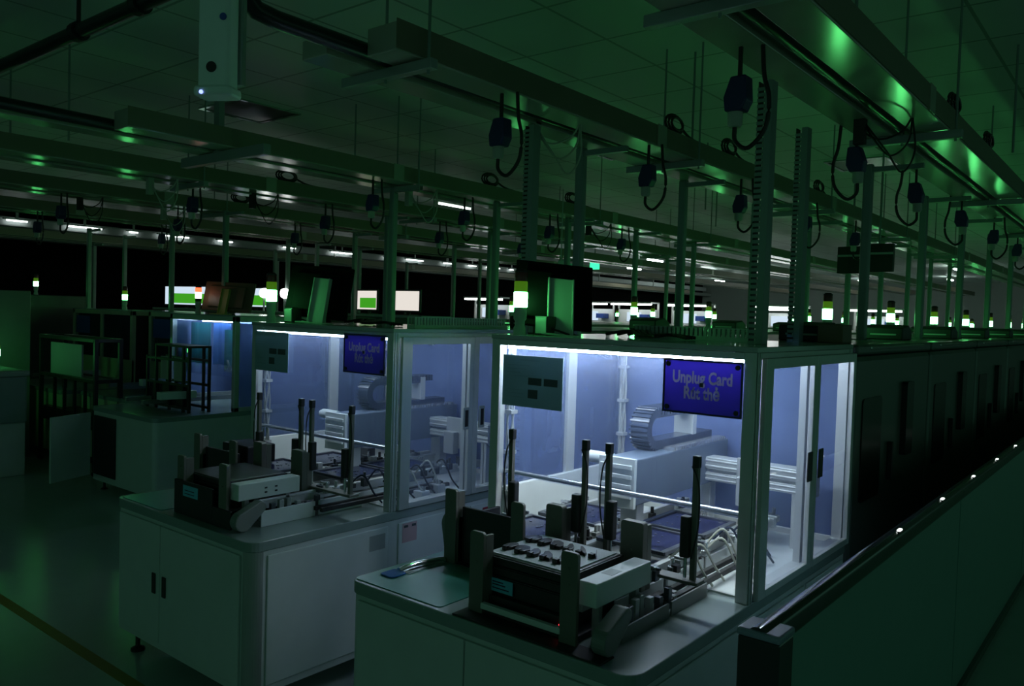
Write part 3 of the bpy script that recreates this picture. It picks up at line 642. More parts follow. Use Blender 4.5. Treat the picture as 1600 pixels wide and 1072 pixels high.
for dx, wh in ((0, 'brightest'), (-1.85, 'dimmer')):
    cb = MB()
    for k in range(4):
        cb.tube(curve([(-2.0 + dx + .03 * k, 3.15 + .05 * k, ZR + .012), (-1.9 + dx, 3.2 + .05 * k, ZR + .03), (-1.8 + dx + .02 * k, 3.12, ZR + .012), (-1.7 + dx, 3.2, ZR + .02), (-1.6 + dx, 3.16 + .03 * k, ZR + .01)]), .008, 6)
    solo('loose_cables', cb, M['cable'], 'loose black cables lying on the roof of the %s enclosure' % wh, 'cables')

# ------------------------------------------------------------------ dark machine rows behind
def row_machine(x0, x1, y0, y1, label, group, m, seed=0):
    xc = (x0 + x1) / 2
    t = thing('placement_machine', label, 'machine', (xc, y0, 0), group)
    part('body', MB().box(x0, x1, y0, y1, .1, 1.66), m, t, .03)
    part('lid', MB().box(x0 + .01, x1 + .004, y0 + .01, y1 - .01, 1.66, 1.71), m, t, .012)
    part('edge_strip', MB().box(x1 + .0, x1 + .012, y0 + .2, y1 - .2, 1.685, 1.7), M['edge'], t, .004, label='polished edge strip')
    part('window', MB().prism(rrect(y0 + .12, y0 + .45, .95, 1.45, .03), x1, x1 + .006, 'x'), M['kdark'], t)
    part('control_panel', MB().prism(rrect(y0 + .85, y0 + 1.0, 1.1, 1.5, .02), x1, x1 + .03, 'x'), M['kdark'], t)
    part('handle', MB().box(x1, x1 + .03, y0 + .6, y0 + .62, 1.0, 1.2), M['black'], t, .005)
    part('kick_panel', MB().box(x0 + .05, x1 - .03, y0 + .03, y1 - .03, 0, .1), M['black'], t)
    return t
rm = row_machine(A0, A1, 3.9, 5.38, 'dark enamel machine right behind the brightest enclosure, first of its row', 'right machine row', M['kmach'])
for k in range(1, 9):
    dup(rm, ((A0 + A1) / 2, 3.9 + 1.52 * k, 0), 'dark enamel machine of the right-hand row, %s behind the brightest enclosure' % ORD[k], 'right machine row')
for k in range(8):
    tower(-1.7, 5.3 + 1.52 * k, 1.71, 'green signal tower on the right machine row, %s behind the brightest enclosure' % ORD[k], 'row signal towers')
for k in range(9):
    dup(rm, ((B0 + B1) / 2, 3.9 + 1.52 * k, 0), 'dark machine of the second row, %s behind the dimmer enclosure' % ORD[k], 'second machine row')
for k in range(8):
    tower(-3.75, 4.85 + 1.52 * k, 1.71, 'green signal tower on the second machine row, %s behind the dimmer enclosure' % ORD[k], 'second row signal towers')
# boxes and bundles on the roofs of the rows
hood = None
for k in range(16):
    row = k % 2; y = 4.25 + 1.52 * (k // 2); x = (-1.45, -3.25)[row] ; z = 1.71
    lab = 'black hooded feeder box on the %s, %s from the front' % (('right machine row', 'second machine row')[row], ORD[k // 2])
    if hood: dup(hood, (x, y, z), lab, 'feeder boxes'); continue
    hood = thing('feeder_box', lab, 'feeder box', (x, y, z), 'feeder boxes')
    part('case', MB().prism([(y - .12, z), (y + .12, z), (y + .12, z + .06), (y + .03, z + .1), (y - .12, z + .08)], x - .12, x + .12, 'x'), M['black'], hood, .008)
    part('lid_bar', MB().box(x - .08, x + .08, y - .125, y - .12, z + .03, z + .04), M['bracket'], hood)
solo('brown_box', MB().box(-1.32, -1.2, 3.98, 4.12, 1.71, 1.80), M['wood'], 'brown box on the right machine row just behind the brightest enclosure', 'box', bev=.004)

# ------------------------------------------------------------------ barrier at the right
br = thing('safety_barrier', 'black topped barrier with dark teal panels running away beside the machines', 'barrier', (-.74, 6, 0))
part('top_rail', MB().prism(rrect(-.765, -.715, .985, 1.058, .02), 1.9, 18.5, 'y'), M['fpost'], br, 0, True, 'black rounded top rail')
for k in range(7):
    y0 = 1.99 + k * 2.36
    part('panel', MB().box(-.75, -.73, y0, y0 + 2.34, .04, .985), M['fence'], br)
    part('post', MB().box(-.753, -.727, y0 + 2.338, y0 + 2.362, 0, .985), M['fence'], br)
part('foot_rail', MB().box(-.77, -.71, 1.98, 18.5, 0, .04), M['fpost'], br)
bp = thing('barrier_post', 'square black end post at the near end of the barrier', 'post', (-.737, 1.94, 0))
part('shaft', MB().box(-.79, -.685, 1.895, 1.99, 0, 1.03), M['fpost'], bp, .004)
part('cap', MB().box(-.793, -.682, 1.892, 1.993, 1.03, 1.05), M['cap'], bp, .006, label='grey violet cap')
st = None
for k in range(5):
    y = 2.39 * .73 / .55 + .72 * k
    lab = 'small white imitated highlight on the barrier rail, %s from the near end' % ORD[k]
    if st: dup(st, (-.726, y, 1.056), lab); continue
    st = thing('rail_highlight', lab, 'rail highlight', (-.726, y, 1.056), 'barrier rail highlights')
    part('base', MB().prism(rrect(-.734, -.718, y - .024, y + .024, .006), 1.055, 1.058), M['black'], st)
    part('lamp', MB().prism(rrect(-.732, -.72, y - .02, y + .02, .005), 1.058, 1.062), M['rail_glint'], st)  # glowing strip imitates a highlight on the rail, no lamp there

# ------------------------------------------------------------------ overhead trunking, hangers, posts and sockets
def trunking(x0, y0l, y0r, y1, z, label, pipe_from=None):
    t = thing('cable_trunking', label, 'cable trunking', (x0 + .2, y0r, z), 'overhead trunkings')
    part('near_box', MB().box(x0 + .24, x0 + .40, y0r, y1, z, z + .105), M['beam'], t, .004)
    part('side_cover', MB().box(x0 + .40, x0 + .404, y0r, y1, z + .008, z + .115), M['beamd'], t)
    part('far_box', MB().box(x0, x0 + .15, y0l, y1, z - .005, z + .07), M['beam'], t, .004)
    part('inner_rail', MB().box(x0 + .166, x0 + .172, y0l, y1, z + .02, z + .03), M['steel'], t)
    for k in range(7):
        y = y0r + 2.0 + 3.0 * k
        part('joint_plate', MB().box(x0 + .404, x0 + .408, y - .05, y + .05, z + .0, z + .12), M['beam'], t)
    p = MB(); ys = pipe_from if pipe_from is not None else y0l
    if pipe_from is not None:
        p.tube([(x0 + .2, ys, HC), (x0 + .2, ys, z + .15), (x0 + .2, ys + .02, z + .08), (x0 + .2, ys + .06, z + .045), (x0 + .2, ys + .14, z + .035), (x0 + .2, y1, z + .035)], .033, 12)
    else: p.tube([(x0 + .2, ys, z + .035), (x0 + .2, y1, z + .035)], .033, 12)
    solo('air_pipe', p, M['pipe'], 'black air pipe in the gap of the ' + label.replace('overhead ', '').replace(' that starts in view', '').replace(' nearest to the right edge, passing', ' passing'), 'pipe', 'overhead air pipes', 0, True)
    return t
TR = [(-1.27, -1, -1, 'overhead trunking nearest to the right edge, passing over the brightest enclosure', None),
      (-2.65, 1.93, 2.05, 'overhead trunking that starts in view above the brightest enclosure', 1.535),
      (-4.86, -1, 2.12, 'overhead trunking that crosses above the hanging T bracket', None),
      (-6.28, -1, -1, 'overhead trunking beyond the hanging T bracket', None),
      (-7.95, -1, -1, 'overhead trunking above the far left enclosures', None),
      (-9.9, -1, -1, 'overhead trunking second from the black left wall', None),
      (-13.9, -1, -1, 'overhead trunking next to the black left wall', None)]
ZT_ = 2.76
for x0, a, b, lab, pf in TR: trunking(x0, a, b, 27, ZT_, lab, pf)

hanger0 = {}
def hanger(x0, y, lab):
    if hanger0: return dup(hanger0['o'], (x0 + .2, y, ZT_ - .045), lab, 'trunking hangers')
    t = thing('trunking_hanger', lab, 'hanger', (x0 + .2, y, ZT_ - .045), 'trunking hangers')
    part('crossbar', MB().box(x0 - .06, x0 + .46, y - .02, y + .02, ZT_ - .045, ZT_ - .005), M['strut'], t, .003)
    for x in (x0 + .19, x0 + .43): part('threaded_rod', MB().cyl((x, y, ZT_ - .06), (x, y, HC), .006, 8), M['post'], t)
    hanger0['o'] = t
names = ['rightmost trunking', 'trunking starting above the brightest enclosure', 'trunking over the T bracket', 'trunking beyond the T bracket', 'trunking above the far left enclosures']
for i, ys in enumerate(((2.27, 4.39, 6.9, 9.4, 11.9), (2.19, 4.46, 6.9, 9.4, 11.9), (1.2, 4.3, 6.8, 9.3), (1.7, 3.38, 5.9, 8.4, 10.9), (2.4, 4.6, 7.1, 9.6))):
    for k, y in enumerate(ys): hanger(TR[i][0], y, 'strut hanger of the %s, %s from near end' % (names[i], ORD[k]))
rods = None
for k, (x, y) in enumerate(((-5.15, 4.28), (-6.35, 2.2), (-5.55, 2.26), (-2.34, 4.6), (-1.0, 3.3), (-.75, 5.5), (-3.4, 7.), (-3.9, 8.3))):
    lab = 'thin ceiling rod hanging alone, ' + ('right of the bracket', 'at the far upper left', 'second at the upper left', 'above the bright trunking', 'by the rightmost trunking', 'at the right edge', 'far centre', 'farther centre')[k]
    rods = solo('ceiling_rod', MB().cyl((x, y, HC - .62), (x, y, HC), .007, 8), M['post'], lab, 'rod', 'ceiling rods')

# vertical posts between machine roofs and trunkings
def post_round(x, y, lab, z0=1.71, z1=ZT_, group='support posts'):
    t = thing('support_post', lab, 'post', (x, y, z0), group)
    part('tube', MB().box(x - .026, x + .026, y - .026, y + .026, z0, z1), M['post'], t, .01)
    part('flange', MB().box(x - .045, x + .045, y - .045, y + .045, z0, z0 + .008), M['post'], t)
    part('arm', MB().box(x, x + .3, y - .015, y + .015, z1 - .05, z1 - .02), M['post'], t)
    return t
PP = {}
def rpost(x, y, lab, group):
    if 'o' in PP: return dup(PP['o'], (x, y, 1.71), lab, group)
    PP['o'] = post_round(x, y, lab, group=group)
    return PP['o']
def fpost(x, y, lab, group):
    if 'f' in PP: return dup(PP['f'], (x, y, 0), lab, group)
    PP['f'] = post_round(x, y, lab, 0, ZT_, group)
for k in range(9): rpost(-1.43, 5.1 + 1.42 * k, 'grey post on the right machine row, %s from the front' % ORD[k], 'right row posts')
for k in range(9): fpost(-2.64, 3.84 + 1.25 * k, 'grey post between the first two machine rows, %s from the front' % ORD[k], 'second row posts')

def slotted_post(x, y, z0, z1, lab):
    t = thing('slotted_post', lab, 'slotted post', (x, y, z0), 'slotted cable posts')
    part('channel', MB().box(x, x + .03, y - .028, y + .028, z0, z1), M['post'], t, .002)
    f = MB(); n = int((z1 - z0) / .022)
    for k in range(n): f.box(x - .03, x, y - .028, y - .02, z0 + k * .022, z0 + k * .022 + .013)
    f.box(x - .002, x, y - .02, y + .028, z0, z1)
    part('fingers', f, M['post'], t)  # comb of fingers along the post
    part('back', MB().box(x - .03, x - .026, y - .02, y + .028, z0, z1), M['black'], t)
slotted_post(-2.50, 3.2, 0, 2.74, 'slotted cable post rising behind the monitor of the brightest enclosure')
slotted_post(-1.26, 3.1, ZR, 2.74, 'slotted cable post at the right roof edge of the brightest enclosure, nearest one')
slotted_post(-1.41, 3.93, 1.71, 2.74, 'slotted cable post just behind the brightest enclosure, shorter one')

PLACE = ['first', 'second', 'third', 'fourth', 'fifth', 'first', 'second', 'third', 'second', 'nearest', 'third', 'fourth', 'fifth', 'first', 'second', 'third', 'first', 'second', 'first', 'second', 'third', 'fourth', 'sixth', 'fourth']
for k, (x, y) in enumerate(((-4.7, 4.3), (-4.5, 5.3), (-4.6, 6.5), (-4.6, 7.8), (-4.6, 9.2), (-6.2, 5.6), (-6.2, 7.2), (-6.2, 9.), (-9.35, 5.0), (-11.0, 4.75), (-7.45, 4.55), (-7.9, 6.6), (-7.9, 8.4), (-9.7, 6.9), (-9.7, 7.4), (-9.7, 8.2), (-11.6, 5.5), (-11.6, 8.), (-13.7, 6.), (-13.7, 9.5), (-11.6, 11.), (-9.7, 11.), (-7.9, 11.), (-6.2, 11.5))):
    row = {-4: 'over the T bracket', -6: 'beyond the T bracket', -7: 'above the far left enclosures', -9: 'second from the black wall', -11: 'beyond the far left machines', -13: 'next to the black wall'}[int(x)]
    t = (rpost if k in (8, 9, 10) else fpost)(x, y, 'grey post under the trunking %s, %s' % (row, PLACE[k]), 'far posts')

def socket(x, y, z, lab, flip=1):
    t = thing('power_socket', lab, 'power socket', (x, y, z), 'blue power sockets')
    part('housing', MB().prism([(x - .04, z), (x + .022, z), (x + .04, z + .035), (x + .034, z + .12), (x - .022, z + .12), (x - .046, z + .05)], y - .032, y + .032, 'y'), M['socket'], t, .006)
    part('plug', MB().lathe([(.02, -.052), (.026, -.04), (.026, 0)], (x - .012, y, z), 12), M['cuff'], t, 0, True)
    part('hanger', MB().box(x - .006, x + .006, y - .006, y + .006, z + .12, ZT_), M['black'], t)
    part('cable', MB().tube(curve([(x - .012, y, z - .05), (x - .008, y, z - .1), (x + .035, y + .01, z - .125), (x + .09, y + .02, z - .06), (x + .1, y + .02, z + .04), (x + .08, y + .02, z + .12), (x + .07, y + .02, ZT_)]), .008, 7), M['cable'], t)
    return t
s0 = socket(-2.30, 2.72, 2.53, 'blue power socket with looped cable under the trunking above the brightest enclosure')
for x, y, lab, rz in ((-2.28, 3.97, 'second one under the same trunking', 0), (-2.28, 5.22, 'third one under the same trunking', 0), (-2.28, 6.5, 'fourth under that trunking', 0), (-2.28, 7.8, 'fifth under that trunking', 0),
                  (-1.20, 2.70, 'by the nearest slotted post at upper right', 0), (-1.20, 4.06, 'right trunking, second', PI), (-1.2, 5.24, 'right trunking, third', PI), (-1.2, 6.6, 'right trunking, fourth', PI), (-1.2, 8., 'right trunking, fifth', 0), (-1.2, 9.4, 'right trunking, sixth', 0),
                  (-4.6, 4.0, 'trunking over the T bracket, first', 0), (-4.6, 5.0, 'trunking over the T bracket, second', 0), (-4.6, 6.2, 'trunking over the T bracket, third', 0), (-4.6, 7.5, 'trunking over the T bracket, fourth', 0),
                  (-6.05, 3.4, 'trunking beyond the T bracket, first', 0), (-6.05, 4.7, 'trunking beyond the T bracket, second', 0), (-6.05, 6.2, 'trunking beyond the T bracket, third', 0), (-6.05, 7.6, 'trunking beyond the T bracket, fourth', 0),
                  (-7.75, 3.1, 'trunking above the far left enclosures, first', 0), (-7.75, 4.2, 'trunking above the far left enclosures, second', 0), (-7.75, 5.6, 'trunking above the far left enclosures, third', 0), (-9.6, 3.6, 'second trunking from the black wall, first', 0), (-9.6, 5., 'second trunking from the black wall, second', 0)):
    dup(s0, (x, y, 2.53), 'blue power socket with looped cable, ' + lab, None, rz)

# cable coils resting on the trunkings
for k, (x, y) in enumerate(((-2.28, 4.25), (-2.28, 5.0), (-.9, 4.6), (-.9, 5.6), (-4.5, 5.2), (-4.5, 6.4), (-5.95, 4.2), (-2.3, 6.8), (-7.6, 4.8))):
    mb = MB()
    for j in range(3):
        r = .07 - .012 * j; mb.tube([(x + .01 * j, y + r * 1.5 * math.cos(a), ZT_ + .115 + .055 + r * .75 * math.sin(a)) for a in [2 * PI * i / 16 for i in range(17)]], .008, 6)
    mb.tube(curve([(x, y + .1, ZT_ + .16), (x, y + .2, ZT_ + .13), (x, y + .36, ZT_ + .117)]), .008, 6)
    solo('cable_coil', mb, M['cable'], 'black cable coil on top of the overhead trunking, ' + ('bright trunking, first', 'bright trunking, second', 'rightmost trunking, first', 'rightmost trunking, second', 'T bracket trunking, first', 'T bracket trunking, second', 'beyond the T bracket', 'bright trunking, third', 'far left trunking')[k], 'cable coil', 'cable coils', 0, True)
# pale drooping wires under the trunkings
for k, (x, y) in enumerate(((-2.53, 3.25), (-1.16, 3.95), (-6.15, 3.1), (-7.85, 3.3), (-4.75, 4.5), (-6.15, 4.0), (-7.85, 4.1), (-4.7, 7.))):
    mb = MB()
    for j in range(3):
        d = .06 + .05 * j
        mb.tube(curve([(x, y, ZT_ + .01), (x + .02 + .05 * j, y + .01, ZT_ - d), (x + .08 + .05 * j, y + .05, ZT_ - d * 1.6), (x + .16 + .03 * j, y + .1, ZT_ - d), (x + .2, y + .12, ZT_ + .01)]), .0045, 5)
    mb.box(x - .02, x + .03, y - .02, y + .02, ZT_ - .12, ZT_ + .01)
    solo('wire_bundle', mb, M['pcable'] if k % 2 == 0 else M['cable'], 'thin drooping wires with a clip under the overhead trunking, ' + ('at the monitor post', 'at the right slotted posts', 'left of the T bracket', 'far left', 'right of the T bracket', 'below the T bracket', 'far left, second', 'far centre')[k], 'wires', 'wire bundles')

# hanging T bracket, white device and cross pipe
tb = thing('hanging_bracket', 'upside-down T shaped strut hanger below the white hanging device', 'bracket', (-4.6, 2.78, 2.7))
part('drop_strut', MB().box(-4.68, -4.62, 2.76, 2.8, 2.75, HC), M['strut'], tb, .004)
part('cross_strut', MB().box(-5.06, -4.13, 2.755, 2.805, 2.69, 2.752), M['strut'], tb, .004)
D = Vector((-2.313, 1.376, 2.44))
wd = thing('hanging_device', 'white oblong device hanging from the ceiling with a black round opening', 'device', D)
yaw = math.radians(30)
u = Vector((math.cos(yaw), math.sin(yaw), 0)); n = Vector((math.sin(yaw), -math.cos(yaw), 0))
def oprism(outline, z0, z1):
    return MB().prism([(D.x + u.x * a + n.x * b, D.y + u.y * a + n.y * b) for a, b in outline], z0, z1)
part('body', oprism(rrect(-.052, .052, -.035, .035, .016), D.z + .03, 3.1), M['device'], wd, .003, True)
part('end_cap', oprism(rrect(-.063, .063, -.043, .043, .02), D.z, D.z + .03), M['device'], wd, .008, True)
part('rear_channel', oprism(rrect(.02, .06, -.065, -.035, .006), D.z + .05, 3.1), M['strut'], wd)
part('stem', MB().cyl((D.x, D.y, 3.1), (D.x, D.y, HC), .02), M['strut'], wd)
def disc(a, z, r, b=.0355, dep=.003):
    c = D + u * a + n * b; c.z = z; return MB().cyl(c, c + n * dep, r, 18)
part('opening', disc(-.002, D.z + .085, .0165), M['black'], wd, 0, True, 'black round opening')
part('blue_sticker', disc(.034, D.z + .235, .011), M['bluebox'], wd, 0, True, 'small blue sticker')
part('status_light', disc(-.03, D.z + .008, .006, .0425), M['blueled'], wd, 0, True, 'blue status light')
cp = thing('sprinkler_pipe', 'dark pipe crossing the upper left corner below the ceiling', 'pipe', (-4.7, 1.93, 3.2))
part('tube', MB().cyl((-9, 1.93, 3.25), (-2.9, 1.93, 3.25), .038), M['pipe'], cp, 0, True)
for x in (-4.63, -3.95, -6.5):
    part('clamp', MB().cyl((x - .03, 1.93, 3.25), (x + .03, 1.93, 3.25), .052).cyl((x, 1.93, 3.29), (x, 1.93, HC), .012, 8), M['black'], cp, 0, True)

# recessed ceiling lights, mostly off
cl0 = None
for k, (x, y) in enumerate(((-6.1, 3.93), (-4.3, 6.93), (-7.9, 7.5), (-2.5, 8.7), (-9.7, 4.5))):
    lab = 'recessed ceiling light, switched off, ' + ('behind the white hanging device', 'above the second machine row', 'above the far left enclosures', 'far down the right row', 'above the far left machines')[k]
    if cl0: dup(cl0, (x, y, HC - .012), lab); continue
    cl0 = thing('ceiling_light', lab, 'ceiling light', (x, y, HC - .012), 'recessed ceiling lights')
    part('frame', MB().box(x - .3, x + .3, y - .3, y - .27, HC - .012, HC).box(x - .3, x + .3, y + .27, y + .3, HC - .012, HC).box(x - .3, x - .27, y - .27, y + .27, HC - .012, HC).box(x + .27, x + .3, y - .27, y + .27, HC - .012, HC), M['edge'], cl0)
    part('diffuser', MB().box(x - .27, x + .27, y - .27, y + .27, HC - .006, HC - .001), M['kdark'], cl0)
# lit tubes far away
vd = thing('ventilation_duct', 'long shiny ventilation duct above the black left wall band', 'duct', (-15.6, 13, 3.0))
part('duct_body', MB().box(-15.9, -15.35, -6, 32, 3.04, 3.20), M['greylab'], vd, .02)
hb = MB()
for k in range(9): hb.box(-15.92, -15.33, -3 + 3.8 * k, -2.96 + 3.8 * k, 2.99, HC)
part('hangers', hb, M['strut'], vd)
tubes = {}
def tube_light(x, y, z, ln, r, kind, m, lab, up):
    if kind in tubes: return dup(tubes[kind], (x, y, z), lab)
    t = thing('tube_light', lab, 'tube light', (x, y, z), 'lit tube lights'); tubes[kind] = t
    part('lamp', MB().cyl((x, y - ln, z), (x, y + ln, z), r, 10), m, t, 0, True)
    part('holder', MB().box(x - .03, x + .03, y - ln - .05, y + ln + .05, z + r + .005, z + r + .025).box(x - .01, x + .01, y - .02, y + .02, z + r + .025, z + up), M['strut'], t)
rnd = random.Random(4); y = 3.6
for k in range(16):
    kd = ('long', 'short', 'short', 'long', 'stub')[k % 5]
    tube_light(-15.27, y, 3.13, {'long': .3, 'short': .16, 'stub': .08}[kd], .011, kd, M['tube'], 'lit fluorescent tube along the black left wall, number %s from the near end' % (ORD + ['thirteenth', 'fourteenth', 'fifteenth', 'sixteenth'])[k], .32)
    y += .75 + rnd.random() * .9
for k, (x, y) in enumerate([(-14.2, 27.5), (-13.6, 29.5), (-12.2, 28), (-10.6, 19.), (-9.5, 23.), (-7.5, 26.), (-5.5, 29.), (-11.5, 24.), (-8.5, 30.), (-4.4, 24.), (-13., 22.)]):  # later ones in this list are added to brighten the far ceiling
    tube_light(x, y, HC - .11, .4, .02, 'far', M['tubehot'], 'lit tube of a partly added set under the distant ceiling, %s of the far ones' % ORD[k], .11)
tube_light(-8.1, 8.6, HC - .11, .33, .012, 'mid', M['tube'], 'lit fluorescent tube above the second machine row, nearer than the far ones', .11)

# ------------------------------------------------------------------ far left machines
def far_machine(x0, x1, yf, label, m, lit, sgn):
    t = thing('bench_machine', label, 'machine', ((x0 + x1) / 2, yf, 0), 'far left machines')
    yb = yf + 1.05; yb0 = yf - .77
    part('cabinet', MB().prism(rrect(x0, x1, yb0, yb, .05, 6, (1, 1, 0, 0)), .1, .76), M['panel'] if m != 'ypanel' else M['ypanel'], t)
    part('worktop', MB().prism(rrect(x0 - .005, x1 + .005, yb0 - .01, yb, .06, 6, (1, 1, 0, 0)), .76, .8), M['bench'], t)
    f = MB(); g = .05
    for x in (x0, x1 - g):
        for y in (yf, yb - g): f.box(x, x + g, y, y + g, .8, 1.7)
        f.box(x, x + g, yf, yb, 1.65, 1.7); f.box(x, x + g, yf, yb, .8, .84)
    for y in (yf, yb - g): f.box(x0, x1, y, y + g, 1.65, 1.7)
    f.box(x0 + (x1 - x0) * .5 - .025, x0 + (x1 - x0) * .5 + .025, yf, yf + .03, 1.1, 1.65) if not lit else None
    if not lit: f.box(x0, x1, yf + .002, yf + .03, .8, 1.12)
    part('enclosure_frame', f, M['alu'] if m != 'ypanel' else M['ypanel'], t, .003)
    part('roof_panel', MB().box(x0, x1, yf, yb, 1.7, 1.712), M['roof'], t)
    part('front_window', MB().box(x0 + g, x1 - g, yf + .012, yf + .018, 1.12, 1.65), M['glass'], t)
    part('rear_panel', MB().box(x0 + g, x1 - g, yb - .03, yb - .02, .84, 1.65), M['haze'] if lit else M['dark'], t)
    for x in (x0 + .02, x1 - .026): part('side_window', MB().box(x, x + .006, yf + g, yb - g, .84, 1.65), M['haze'] if lit else M['dark'], t)
    for x in (x0 + .1, x1 - .1): part('foot', MB().lathe([(.035, 0), (.012, .02), (.012, .1)], (x, yb0 + .08, 0), 10), M['black'], t)
    for xx in (x0 + .3, x0 + .62): part('conveyor_rail', MB().box(xx, xx + .03, yf - .6, yb - .1, .86, .9), M['rail'], t)
    part('motor_cover', MB().box(x1 - .3, x1 - .22, yf - .6, yf - .25, .93, 1.0), M['white'], t, .004)
    if lit:
        part('light_strip', MB().box(x0 + .1, x1 - .1, yf + .3, yf + .33, 1.63, 1.65), M['ledc'], t)
        part('gantry_beam', MB().box(x0 + .2, x1 - .2, yf + .5, yf + .6, 1.1, 1.25), M['blue'], t)
        dr = MB(); rnd = random.Random(2)
        for k in range(22):
            x = x0 + .65 + rnd.uniform(0, .45); z = 1.2 + rnd.uniform(0, .4); a = rnd.uniform(-.06, .06)
            dr.obox((x, yf + .2 + rnd.uniform(0, .12), z), (.01, .01, 0), (a, .0, .05), (.0, .002, 0))
        part('foil', dr, M['film'], t, label='crumpled silver foil')
        part('teal_sheet', MB().prism([(x0 + .06 + .36 * k / 8, yf + .2 + .015 * math.sin(k * 1.1)) for k in range(9)] + [(x0 + .06 + .36 * k / 8, yf + .204 + .015 * math.sin(k * 1.1)) for k in range(8, -1, -1)], 1.2, 1.62), M['tealfilm'], t, label='hanging teal sheet')
        part('blue_sheet', MB().prism([(x0 + .42 + .3 * k / 8, yf + .24 + .05 * abs(math.sin(k * .8))) for k in range(9)] + [(x0 + .42 + .3 * k / 8, yf + .244 + .05 * abs(math.sin(k * .8))) for k in range(8, -1, -1)], 1.2, 1.62), M['skyfilm'], t, label='hanging blue sheet')
        part('teal_sheet', MB().box(x0 + .66, x0 + .9, yf + .22, yf + .224, 1.2, 1.56), M['tealfilm'], t, label='second hanging teal sheet')
    if sgn:
        part('sign_plate', MB().box(x0 + .12, x0 + .5, yf - .004, yf, 1.4, 1.62), M['bluebox'], t)
    return t
mc = far_machine(-8.0, -6.8, 4.27, 'white bench machine with faint blue light inside, left of the two lit enclosures', 'panel', True, False)
mr = thing('magazine_rack', 'black magazine rack with two olive panels standing on the faintly lit far bench', 'rack', (-7.3, 3.98, .8))
mf = MB()
for x in (-7.72, -7.55, -7.3, -7.05, -6.95):
    for y in (3.9, 4.1): mf.box(x - .012, x + .012, y - .012, y + .012, .8, 1.42 if x > -7.6 else 1.3)
for z in (.84, 1.05, 1.28): mf.box(-7.73, -6.94, 3.89, 3.91, z - .012, z + .012); mf.box(-7.73, -6.94, 4.09, 4.11, z - .012, z + .012)
for z in (1.4,): mf.box(-7.56, -6.94, 3.89, 4.11, z, z + .02)
part('frame', mf, M['black'], mr, .002)
part('lower_panel', MB().box(-7.71, -6.96, 3.915, 3.925, .83, 1.06), M['black'], mr)
for x in (-7.53, -7.28): part('olive_panel', MB().box(x, x + .2, 3.93, 3.94, 1.08, 1.3), M['cuff'], mr, label='olive white panel')
od = MB().obox((-7.9, 3.265, .44), (.095, -.215, 0), (.008, .0035, 0), (0, 0, .3))
part('open_door', od, M['panel'], mc, .003, label='open door swung outward')
part('compartment_shade', MB().box(-7.93, -7.5, 3.488, 3.499, .16, .72), M['black'], mc, label='black panel standing for the shaded open interior')  # flat black panel stands for the shaded cabinet interior
far_machine(-11.1, -9.5, 4.6, 'dull beige bench machine with two dark windows at the far left', 'ypanel', False, True)
far_machine(-9.4, -8.1, 4.75, 'dull beige machine half hidden behind the faintly lit bench machine', 'ypanel', False, True)
tower(-7.62, 4.36, 1.712, 'signal tower glowing red and white on the faintly lit far machine', 'signal towers', 'red')
tower(-10.0, 4.75, 1.712, 'green signal tower on the dull beige machine at the far left', 'far signal towers')
hc = thing('tall_cabinet', 'dark tall cabinet under the highest far left signal tower', 'cabinet', (-12.3, 4.6, 0))
part('body', MB().box(-12.9, -11.8, 4.3, 5.1, .05, 1.87), M['kmach'], hc, .01)
part('plinth', MB().box(-12.85, -11.85, 4.35, 5.05, 0, .05), M['black'], hc)
tower(-12.3, 4.6, 1.87, 'small green signal tower highest at the far left', 'far signal towers')
tower(-9.55, 3.2, 1.08, 'low green signal tower near the left edge of the picture', 'far signal towers')
monitor_back(-7.35, 4.5, 1.712, math.radians(8), .72, .3, 'the faintly lit far machine', M['olive'], .03, 0., 'wood')

cabn = thing('tall_cabinet', 'tall pale cabinet at the left edge behind the low signal tower', 'cabinet', (-10.6, 3.5, 0))
part('body', MB().box(-11.2, -10.08, 3.35, 3.72, .0, 1.9), M['guard'], cabn, .01)
part('door', MB().box(-11.1, -10.3, 3.338, 3.35, .1, 1.85), M['white'], cabn, .005)
part('vent', MB().box(-10.6, -10.48, 3.332, 3.338, 1.66, 1.72), M['black'], cabn)
part('handle', MB().box(-10.2, -10.17, 3.33, 3.35, 1.45, 1.55), M['black'], cabn)
lowm = thing('low_machine', 'low machine with a rounded top under the low signal tower', 'machine', (-9.5, 3.0, 0))
part('body', MB().box(-10.2, -9.0, 2.75, 3.3, .55, 1.02), M['bench'], lowm, .02)
part('top', MB().box(-10.22, -8.98, 2.73, 3.32, 1.02, 1.08), M['roof'], lowm, .02)
part('base', MB().box(-10.15, -9.05, 2.8, 3.3, 0, .55), M['panel'], lowm, .01)
rk = thing('trolley_rack', 'black trolley rack with a white board, far left', 'rack', (-9.2, 3.87, 0))
fr = MB()
for x in (-9.85, -8.5):
    for y in (3.75, 4.0): fr.box(x - .02, x + .02, y - .02, y + .02, .06, 1.42)
for z in (.5, .98, 1.4):
    fr.box(-9.85, -8.5, 3.73, 3.77, z - .02, z + .02); fr.box(-9.85, -8.5, 3.98, 4.02, z - .02, z + .02); fr.box(-9.87, -9.83, 3.75, 4.0, z - .02, z + .02); fr.box(-8.52, -8.48, 3.75, 4.0, z - .02, z + .02)
for x in (-9.5, -9.25, -9.0, -8.75): fr.box(x - .015, x + .015, 3.74, 3.77, .5, 1.0)
part('frame', fr, M['black'], rk, .003)
part('shelf', MB().box(-9.85, -8.5, 3.75, 4.0, .96, .985), M['black'], rk)
part('lower_shelf', MB().box(-9.85, -8.5, 3.75, 4.0, .5, .62), M['black'], rk)
